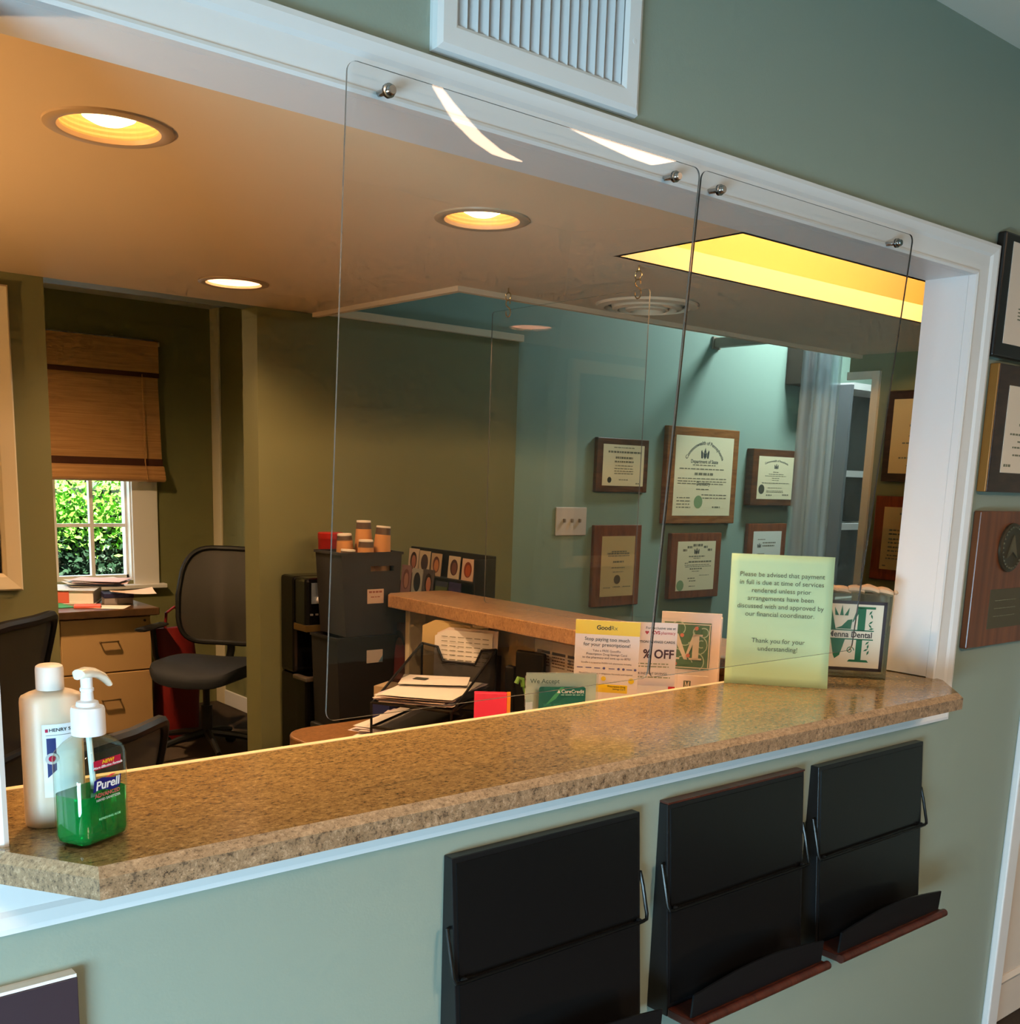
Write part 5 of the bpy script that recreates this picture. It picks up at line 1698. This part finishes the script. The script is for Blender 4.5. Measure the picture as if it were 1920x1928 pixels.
CX, CY, CD = 1.885, 2.972, 0.165
t = crate('charcoal crate holding paper cups, on top of the stack', (CX, CY, 0.962), 0.195, 0.232, CD, 0.272, CRATE, True)
MB().box(-0.018, 0.045, -0.0014, -0.0002, 0.105, 0.152).build('label_card', mat('label_card', (206, 176, 156), 0.6), t)
b = MB()
dashes(b, -0.012, 0.04, 0.140, 0.006, -0.0016, 0, 0.01)
dashes(b, -0.005, 0.03, 0.125, 0.003, -0.0016, 0, 0.01)
b.build('label_print', mat('label_brown', (150, 84, 70), 0.6), t)['kind'] = 'stuff'
t = crate('black crate with a white label, under the charcoal crate', (CX - 0.02, CY - 0.002, 0.655), 0.20, 0.225, CD, 0.3045, CRATEB, False)
MB().box(0.0, 0.062, -0.0014, -0.0002, 0.215, 0.258).build('label_card', mat('label_card2', (190, 176, 164), 0.6), t)
MB().prism([(0.045, -0.0018, 0.216), (0.062, -0.0018, 0.216), (0.062, -0.0018, 0.238)], (0, 0.0003, 0)).build('label_stripe', mat('label_stripe', (96, 130, 150), 0.6), t)
t = thing('low_cabinet', 'black low cabinet under the stacked crates', 'cabinet', (CX - 0.02, CY - 0.01, 0))
MB().box(-0.115, 0.115, 0.004, 0.18, 0.0, 0.654).build('body', CRATEB, t, bevel=0.004)
MB().box(-0.11, 0.11, 0.0, 0.004, 0.03, 0.64).build('door', CRATEB, t)

# paper cups stood upside down in the crate
KRAFT = mat('kraft_sleeve', (206, 144, 84), 0.8)
CUPB = mat('cup_brown', (92, 70, 52), 0.6)
CUPW = mat('cup_white', (236, 224, 206), 0.5)
for k, (x, y, z, hh, tl, lab) in enumerate(((1.922, 3.085, 1.235, 0.095, 0, 'tall paper cup stack at the back of the crate'), (1.957, 3.035, 1.215, 0.1, 4, 'paper cup stack at the right of the crate'),
                                           (1.858, 3.09, 1.212, 0.075, -3, 'paper cup stack at the left of the group'), (1.897, 3.03, 1.185, 0.085, 0, 'lowest paper cup at the front of the group'),
                                           (1.822, 3.03, 1.155, 0.085, 3, 'half hidden paper cup deep in the crate'))):
    c_ = thing('paper_cup', lab, 'paper cup', (x, y, z - 0.06), 0, 'paper cups in the charcoal crate')
    c_.rotation_euler = (0, R(tl), 0)
    MB().lathe([(0.031, 0.0), (0.0305, 0.06), (0.0255, 0.06 + hh * 0.75)], 20).build('sleeve', KRAFT, c_, smooth=True)
    MB().lathe([(0.0258, 0.06 + hh * 0.72), (0.0235, 0.055 + hh)], 20).build('band', CUPB, c_, smooth=True)
    MB().lathe([(0.024, 0.055 + hh), (0.0235, 0.061 + hh), (0.021, 0.061 + hh), (0.020, 0.058 + hh), (0.0, 0.058 + hh)], 20).build('base', CUPW, c_, smooth=True)

t = thing('water_cooler', 'glossy black drink machine against the olive wall', 'drink machine', (1.835, 3.25, 0))
GLB = mat('gloss_black', (14, 13, 13), 0.12)
MB().box(-0.085, 0.10, -0.085, 0.10, 0.0, 0.80).build('cabinet', GLB, t, bevel=0.012)
MB().box(-0.085, 0.10, 0.0, 0.10, 0.80, 1.135).build('column', GLB, t, bevel=0.012)
MB().box(-0.085, 0.10, -0.085, 0.0, 0.965, 1.135).build('head', GLB, t, bevel=0.012)
MB().box(-0.092, 0.105, -0.094, 0.0, 0.785, 0.80).build('drip_tray', mat('tray_grey', (92, 82, 70), 0.3), t, bevel=0.004)
MB().box(-0.0865, 0.10, -0.0875, 0.0, 0.955, 0.978).build('copper_band', mat('copper_band', (120, 92, 50), 0.3, 0.5), t, bevel=0.002)
b = MB().box(-0.065, -0.03, -0.09, -0.085, 1.05, 1.12)
b.build('panel_window', mat('panel_silver', (150, 160, 170), 0.2, 0.4), t)
MB().lathe([(0.012, 0), (0.012, 0.012), (0.0, 0.014)], 14, mat4=Matrix.Translation((-0.038, -0.09, 1.062)) @ Matrix.Rotation(R(90), 4, 'X')).build('knob', PUMP, t, smooth=True)
for k in range(4):
    MB().box(-0.07 + k * 0.02, -0.06 + k * 0.02, -0.0875, -0.085, 1.01, 1.016).build('button', mat('button_grey', (110, 106, 100), 0.4), t)
t = thing('coffee_can', 'red and yellow coffee can on the drink machine', 'can', (1.893, 3.25, 1.136))
MB().lathe([(0.042, 0.0), (0.043, 0.008), (0.043, 0.022)], 24).build('lower_wrap', mat('can_yellow', (206, 160, 60), 0.5), t, smooth=True)
MB().lathe([(0.043, 0.022), (0.043, 0.125)], 24).build('wall', mat('can_red', (150, 26, 26), 0.4), t, smooth=True)
MB().lathe([(0.0445, 0.125), (0.0445, 0.143), (0.041, 0.146), (0.0, 0.146)], 24).build('lid', mat('can_lid', (172, 34, 30), 0.35), t, smooth=True)

# ------------------------------------------------------------------ brochures
def brochure(label, loc, rz, w, h, bg, hair, skin, kind='face', lean=-12):
    t = thing('brochure', label, 'brochure', loc, rz, 'brochures by the inner counter')
    t.rotation_euler = (R(lean), 0, rz)
    MB().box(-w / 2, w / 2, 0, 0.003, 0, h).build('leaflet', mat('bro_%d_%d_%d' % bg, bg, 0.45), t)
    if kind == 'face':
        MB().disc((0.02 * w, 0.50 * h), 0.33 * w, 0.36 * h, -0.0002, 20).build('picture', mat('hair_%d_%d_%d' % hair, hair, 0.5), t)
        if skin:
            MB().disc((0.06 * w, 0.46 * h), 0.22 * w, 0.27 * h, -0.0008, 20).build('picture_detail', mat('skin_%d_%d_%d' % skin, skin, 0.5), t)
    elif kind == 'band':
        MB().box(-w / 2, w / 2, -0.0006, -0.0002, 0.72 * h, h).build('picture', mat('hair_%d_%d_%d' % hair, hair, 0.5), t)
        MB().box(-0.2 * w, 0.2 * w, -0.0006, -0.0002, 0.35 * h, 0.42 * h).build('picture_detail', mat('skin_%d_%d_%d' % (skin or (200, 190, 90)), skin or (200, 190, 90), 0.5), t)
    return t


t = thing('brochure_rack', 'dark tiered brochure rack behind the inner counter', 'brochure rack', (2.215, 3.06, 0.0), -PI / 2)
RKB = mat('rack_dark', (30, 26, 22), 0.5)
MB().box(-0.245, 0.245, 0.05, 0.062, 0, 1.225).build('back', RKB, t, bevel=0.002)
for s in (-1, 1):
    MB().box(s * 0.245 - 0.004, s * 0.245 + 0.004, -0.03, 0.05, 0, 1.1 if s < 0 else 1.215).build('side', RKB, t)
for z in (0.4, 0.7, 1.05, 1.125):
    MB().box(-0.24, 0.24, -0.028 if z < 1.1 else 0.012, 0.05, z, z + 0.006).build('shelf', RKB, t)
SK = (186, 120, 90)
FW = (206, 186, 164)
for k, (u, lvl, w_, h_, bg, hair, skin, kind, lab) in enumerate((
        (-0.205, 1, 0.062, 0.125, FW, (60, 36, 34), (170, 110, 90), 'face', 'white leaflet with dark haired picture, upper left of the rack'),
        (-0.135, 1, 0.066, 0.12, (200, 182, 150), (70, 48, 48), None, 'face', 'cream leaflet with dark oval picture on the upper tier'),
        (-0.062, 1, 0.06, 0.115, (196, 166, 130), (110, 60, 44), (196, 130, 80), 'face', 'tan leaflet with brown picture, middle of the upper tier'),
        (0.045, 1, 0.066, 0.112, (204, 190, 160), (74, 42, 40), (120, 76, 66), 'face', 'cream leaflet with maroon picture on the upper tier'),
        (0.125, 1, 0.066, 0.108, (206, 176, 150), (130, 52, 24), (176, 84, 36), 'face', 'peach leaflet with orange picture, right of the upper tier'),
        (-0.20, 0, 0.062, 0.12, (150, 112, 108), (120, 76, 70), (176, 130, 110), 'face', 'pink leaflet with a face, lower left of the rack'),
        (-0.13, 0, 0.064, 0.112, (170, 168, 152), (36, 34, 40), None, 'face', 'grey leaflet with black oval picture on the lower tier'),
        (-0.06, 0, 0.066, 0.115, (92, 84, 78), (46, 30, 26), SK, 'face', 'dark leaflet with a smiling face on the lower tier'),
        (0.02, 0, 0.07, 0.075, (88, 98, 58), (60, 62, 74), (170, 160, 80), 'band', 'green leaflet with yellow lines on the lower tier'),
        (0.10, 0, 0.068, 0.078, (62, 54, 92), (50, 44, 80), (110, 100, 150), 'band', 'purple leaflet, right of the lower tier'))):
    zz = 1.132 if lvl else 1.057
    h_ = h_ * (0.70 if lvl else 0.86)
    yy = 0.030 if lvl else -0.006
    p = Matrix.Translation((2.215, 3.06, 0)) @ Matrix.Rotation(-PI / 2, 4, 'Z') @ Vector((u, yy, zz))
    brochure(lab, tuple(p), -PI / 2, w_, h_, bg, hair, skin, kind, -5)
t = thing('brochure_stand', 'low stand holding leaflets beside the black crates', 'brochure stand', (2.02, 3.0, 0), R(-30))
MB().box(-0.03, 0.08, 0.03, 0.10, 0, 0.80).build('post', RKB, t)
MB().box(-0.03, 0.08, -0.02, 0.03, 0.79, 0.80).build('shelf', RKB, t)
for k, (x, y, z, w_, h_, bg, hair, skin, lab) in enumerate(((2.01, 3.0, 0.802, 0.07, 0.19, (110, 70, 60), (52, 32, 28), SK, 'maroon leaflet with a long haired face by the crates'),
                                                         (2.06, 2.985, 0.802, 0.06, 0.13, (170, 96, 80), (150, 80, 66), (190, 120, 100), 'salmon leaflet beside the end board'))):
    brochure(lab, (x, y, z), R(-30), w_, h_, bg, hair, skin, 'face', -8)
t = thing('book', 'dark red booklet standing by the crates', 'book', (1.99, 2.968, 0.765), R(-30))
t.rotation_euler = (R(-6), R(8), R(-30))
MB().box(-0.03, 0.03, 0, 0.012, 0, 0.155).build('cover', mat('maroon_cover', (104, 28, 30), 0.5), t)
MB().box(-0.018, 0.018, -0.0006, 0, 0.04, 0.06).build('title', mat('title_pink', (190, 120, 110), 0.5), t)
t = thing('box', 'blue and cream box on the desk behind the papers', 'box', (1.81, 2.752, 0.741), R(28))
MB().box(-0.05, 0.05, -0.03, 0.03, 0, 0.05).build('lower', mat('box_blue', (40, 52, 110), 0.5), t)
MB().box(-0.04, 0.05, -0.03, 0.03, 0.05, 0.10).build('upper', mat('box_cream', (190, 166, 130), 0.6), t)

# ------------------------------------------------------------------ mesh office chairs
SEATM = mat('seat_fabric', (30, 32, 38), 0.75, bump=0.2, bscale=300)
NET = mesh_fabric('chair_net', (40, 33, 26), 0.06)
NET2 = mesh_fabric('chair_net_grey', (70, 62, 50), 0.04)


def office_chair(label, loc, rz, net=NET, lift=0.0, scale=1.0):
    """faces local -y; seat centre over the origin"""
    t = thing('office_chair', label, 'office chair', loc, rz, 'mesh office chairs')
    t.scale = (scale, scale, scale)
    zs = 0.46 + lift
    # seat: rounded cushion with a waterfall front
    rings = []
    for z, q in ((-0.045, 0.90), (-0.03, 0.98), (0.0, 1.0), (0.022, 0.97), (0.034, 0.86), (0.038, 0.5)):
        ring = []
        for k in range(32):
            a = 2 * PI * k / 32
            ca, sa = math.cos(a), math.sin(a)
            x = 0.25 * q * math.copysign(abs(ca) ** 0.55, ca)
            y = 0.24 * q * math.copysign(abs(sa) ** 0.6, sa)
            dz = -0.035 * max(0, (-y - 0.12) / 0.12) ** 2 + 0.02 * (abs(x) / 0.25) ** 2
            ring.append((x, y, zs + z + dz))
        rings.append(ring)
    MB().loft(rings).build('seat', SEATM, t, smooth=True)

    def backp(u, v):
        # u -1..1 across, v 0..1 up; leans back and wraps forward at the sides
        wd = 0.215 + 0.03 * math.sin(PI * min(1, v * 0.9 + 0.1)) - 0.03 * max(0, v - 0.8) * 5 * 0.3
        x = wd * u
        y = 0.245 + 0.10 * v + 0.03 * math.sin(v * PI) * -1 - 0.05 * u * u
        z = zs + 0.10 + 0.50 * v
        return Vector((x, y, z))
    loop = []
    for k in range(40):
        a = 2 * PI * k / 40
        ca, sa = math.cos(a), math.sin(a)
        u = math.copysign(abs(ca) ** 0.38, ca)
        v = 0.5 + 0.5 * math.copysign(abs(sa) ** 0.38, sa)
        loop.append(backp(u, v))
    MB().tube(loop, 0.014, 8, closed=True).build('back_frame', BLACKP, t, smooth=True)
    n = 12
    vs, fs = [], []
    for j in range(n + 1):
        for i in range(n + 1):
            u, v = -1 + 2 * i / n, j / n
            lim = 0.985
            p = backp(u * lim, v * lim + 0.007)
            # pull the corners in so the net follows the rounded frame
            cu, cv = max(0, abs(u) - 0.8) / 0.2, max(0, abs(2 * v - 1) - 0.8) / 0.2
            k = 0.10 * cu * cv
            p = p.lerp(backp(0, 0.5), k)
            vs.append(p)
    for j in range(n):
        for i in range(n):
            a = j * (n + 1) + i
            fs.append((a, a + 1, a + n + 2, a + n + 1))
    MB().add(vs, fs).build('back_net', net, t, smooth=True)
    MB().tube([(0, 0.1, zs - 0.06), (0, 0.27, zs - 0.05), (0, 0.33, zs + 0.05), (0, 0.335, zs + 0.24)], 0.022, 8).build('spine', BLACKP, t, smooth=True)
    MB().tube([backp(-0.95, 0.32) + Vector((0, 0.012, 0)), backp(-0.4, 0.3) + Vector((0, 0.025, 0)), backp(0.4, 0.3) + Vector((0, 0.025, 0)), backp(0.95, 0.32) + Vector((0, 0.012, 0))], 0.012, 8).build('lumbar_bar', BLACKP, t, smooth=True)
    for s in (-1, 1):
        arm = MB().tube([(s * 0.20, 0.08, zs - 0.05), (s * 0.29, 0.08, zs - 0.03), (s * 0.305, 0.06, zs + 0.05), (s * 0.30, 0.03, zs + 0.19)], 0.015, 8).build('armrest', BLACKP, t, smooth=True)
        rr_ = []
        for y, q in ((-0.13, 0.6), (-0.12, 0.9), (-0.06, 1.0), (0.06, 1.0), (0.12, 0.9), (0.13, 0.6)):
            rr_.append([(s * 0.30 + 0.04 * q * math.cos(a), 0.02 + y, zs + 0.20 + 0.012 * q * math.sin(a)) for a in [2 * PI * k / 12 for k in range(12)]])
        MB().loft(rr_).build('arm_pad', BLACKP, arm, smooth=True)
    MB().lathe([(0.03, 0.12), (0.03, 0.27), (0.018, 0.27), (0.018, zs - 0.05)], 14).build('gas_column', BLACKP, t, smooth=True)
    MB().box(-0.1, 0.1, -0.1, 0.12, zs - 0.07, zs - 0.045).build('seat_plate', BLACKP, t)
    for k in range(5):
        a = 2 * PI * k / 5 + 0.3
        ca, sa = math.cos(a), math.sin(a)
        leg = MB().tube([(0.02 * ca, 0.02 * sa, 0.125), (0.16 * ca, 0.16 * sa, 0.105), (0.29 * ca, 0.29 * sa, 0.075)], 0.022, 8, r2=0.014).build('base_leg', BLACKP, t, smooth=True)
        mt = Matrix.Translation((0.295 * ca, 0.295 * sa, 0.028)) @ Matrix.Rotation(a, 4, 'Z') @ Matrix.Rotation(R(90), 4, 'X')
        MB().lathe([(0.0, -0.022), (0.024, -0.022), (0.028, -0.016), (0.028, 0.016), (0.024, 0.022), (0.0, 0.022)], 14, mat4=mt).build('caster', BLACKP, leg, smooth=True)
    return t


office_chair('black mesh office chair standing in the window alcove', (2.28, 5.18, 0), R(-48), NET, 0.0)
office_chair('tall black office chair cut by the left edge of the picture', (0.52, 2.99, 0), R(226), NET, 0.045)
office_chair('office chair with grey back just behind the counter', (0.532, 2.30, 0), R(216), NET2, -0.085)

# ------------------------------------------------------------------ alcove desk, drawers and clutter
TAN = mat('file_tan', (196, 156, 104), 0.45)
t = thing('file_cabinet', 'tan two drawer cabinet under the alcove desk', 'file cabinet', (0, 0, 0))
MB().box(1.66, 2.125, 5.52, 6.10, 0.03, 0.712).build('body', TAN, t)
for z0, z1 in ((0.425, 0.705), (0.10, 0.418)):
    d = MB().box(1.663, 2.122, 5.502, 5.5195, z0, z1).build('drawer_front', TAN, t, bevel=0.003)
    zc = (z0 + z1) / 2 + 0.02
    MB().tube([(1.855, 5.502, zc), (1.855, 5.486, zc + 0.001), (1.859, 5.483, zc + 0.001), (1.941, 5.483, zc + 0.001), (1.945, 5.486, zc + 0.001), (1.945, 5.502, zc)], 0.0042, 8).build('handle', mat('pewter', (132, 108, 74), 0.35, 0.7), d, smooth=True)
MB().lathe([(0.007, 0), (0.007, 0.004), (0.0, 0.005)], 12, mat4=Matrix.Translation((2.09, 5.502, 0.685)) @ Matrix.Rotation(R(90), 4, 'X')).build('lock', mat('lock_dark', (70, 52, 34), 0.4, 0.6), t)
MB().box(1.67, 2.115, 5.53, 6.08, 0.0, 0.03).build('plinth', BLACKP, t)
t = thing('alcove_desk', 'dark brown desk top under the alcove window', 'desk top', (0, 0, 0))
MB().box(0.9, 2.16, 5.47, 6.34, 0.713, 0.752).build('slab', wood_mat('alcove_wood', (72, 48, 28), (98, 68, 42), 0.3, (2, 14, 2)), t, bevel=0.004)
MB().box(0.95, 0.98, 5.55, 6.3, 0, 0.713).build('leg_panel', mat('alcove_leg', (80, 54, 32), 0.5), t)
DT = 0.7525


def slab_thing(name, label, cat, loc, rz, parts, group=None):
    t = thing(name, label, cat, loc, rz, group)
    for nm, (x0, x1, y0, y1, z0, z1), ma in parts:
        MB().box(x0, x1, y0, y1, z0, z1).build(nm, ma, t, bevel=0.0015)
    return t


slab_thing('binder', 'thick white binder with pale green spine on the alcove desk', 'binder', (1.86, 5.90, DT), R(-28),
           [('spine', (-0.135, -0.129, -0.14, 0.14, 0, 0.075), mat('spine_mint', (176, 216, 206), 0.5)), ('pages', (-0.128, 0.12, -0.13, 0.132, 0.005, 0.070), PAPER),
            ('cover', (-0.129, 0.13, -0.14, 0.14, 0.0705, 0.075), mat('binder_blue_white', (206, 214, 232), 0.5)), ('red_edge', (-0.128, 0.0, -0.1335, -0.131, 0.006, 0.068), mat('coral', (226, 104, 84), 0.6)), ('under_cover', (-0.129, 0.13, -0.14, 0.14, 0.0, 0.004), PAPER)])
slab_thing('note_pad', 'coral red pad on the front of the alcove desk', 'note pad', (1.835, 5.625, DT), R(-20), [('pad', (-0.06, 0.07, -0.05, 0.05, 0, 0.012), mat('coral', (226, 104, 84), 0.6))])
slab_thing('mouse_mat', 'green mat at the left of the alcove desk', 'mat', (1.67, 5.72, DT), R(4), [('mat', (-0.14, 0.10, -0.09, 0.09, 0, 0.005), mat('mat_green', (70, 168, 128), 0.7))])
slab_thing('box', 'navy lidded box beside the white binder', 'box', (2.035, 5.73, DT), R(-12), [('lower', (-0.075, 0.07, -0.06, 0.06, 0, 0.035), mat('box_grey', (150, 140, 140), 0.6)), ('lid', (-0.078, 0.073, -0.063, 0.063, 0.0355, 0.058), mat('navy_lid', (38, 34, 74), 0.5))])
slab_thing('phone_handset', 'dark handset lying at the back of the alcove desk', 'handset', (1.72, 6.13, DT), R(10), [('body', (-0.10, 0.09, -0.03, 0.03, 0.06, 0.095), mat('handset_dark', (74, 64, 64), 0.5)), ('base', (-0.11, 0.1, -0.05, 0.05, 0, 0.06), mat('handset_base', (180, 170, 160), 0.5))])
t = thing('paper_stack', 'pink and white papers heaped on the alcove binder', 'paper stack', (1.99, 5.93, DT + 0.077), R(-20))
for k, (x, y, rz, ma) in enumerate(((0.0, 0.0, 8, PAPER), (0.01, 0.01, -10, mat('paper_blue', (196, 206, 226), 0.7)), (-0.02, 0.02, 15, PAPER), (0.03, -0.01, -6, mat('paper_pink', (238, 200, 204), 0.7)), (0.0, 0.02, 22, PAPER), (0.02, 0.0, -18, mat('paper_pink', (238, 200, 204), 0.7)))):
    paper_sheet('sheet', 0.28, 0.21, t, (x, y, 0.001 + k * 0.006), R(rz), ma, 0.002)
t = thing('loose_paper', 'peach sheet curling over the navy box', 'paper', (2.09, 5.655, DT + 0.060), R(-14))
paper_sheet('sheet', 0.22, 0.18, t, (0, 0, 0), 0, mat('paper_peach', (244, 214, 196), 0.7), 0.008)
t = thing('loose_paper', 'white sheet slipping off the alcove desk front', 'paper', (1.93, 5.59, DT + 0.0005), R(-35))
paper_sheet('sheet', 0.2, 0.14, t, (0, 0, 0), 0, PAPER, 0.0006)
t = thing('tote_bag', 'dark red bag slumped beside the alcove cabinet', 'bag', (2.30, 5.62, 0.0), R(10))
rings = []
for z, wx_, wy_ in ((0.0, 0.11, 0.09), (0.05, 0.13, 0.10), (0.3, 0.13, 0.09), (0.5, 0.12, 0.06), (0.62, 0.11, 0.025)):
    rings.append([(wx_ * math.cos(a) * (1 + 0.06 * math.sin(3 * a + z * 9)), wy_ * math.sin(a) * (1 + 0.08 * math.sin(5 * a + z * 7)), z) for a in [2 * PI * k / 20 for k in range(20)]])
MB().loft(rings).build('body', mat('bag_red', (120, 20, 16), 0.55), t, smooth=True)
MB().tube([(-0.06, 0, 0.61), (-0.05, 0, 0.70), (0.0, 0, 0.73), (0.05, 0, 0.70), (0.06, 0, 0.61)], 0.008, 8).build('handle', mat('bag_red', (120, 20, 16), 0.55), t, smooth=True)
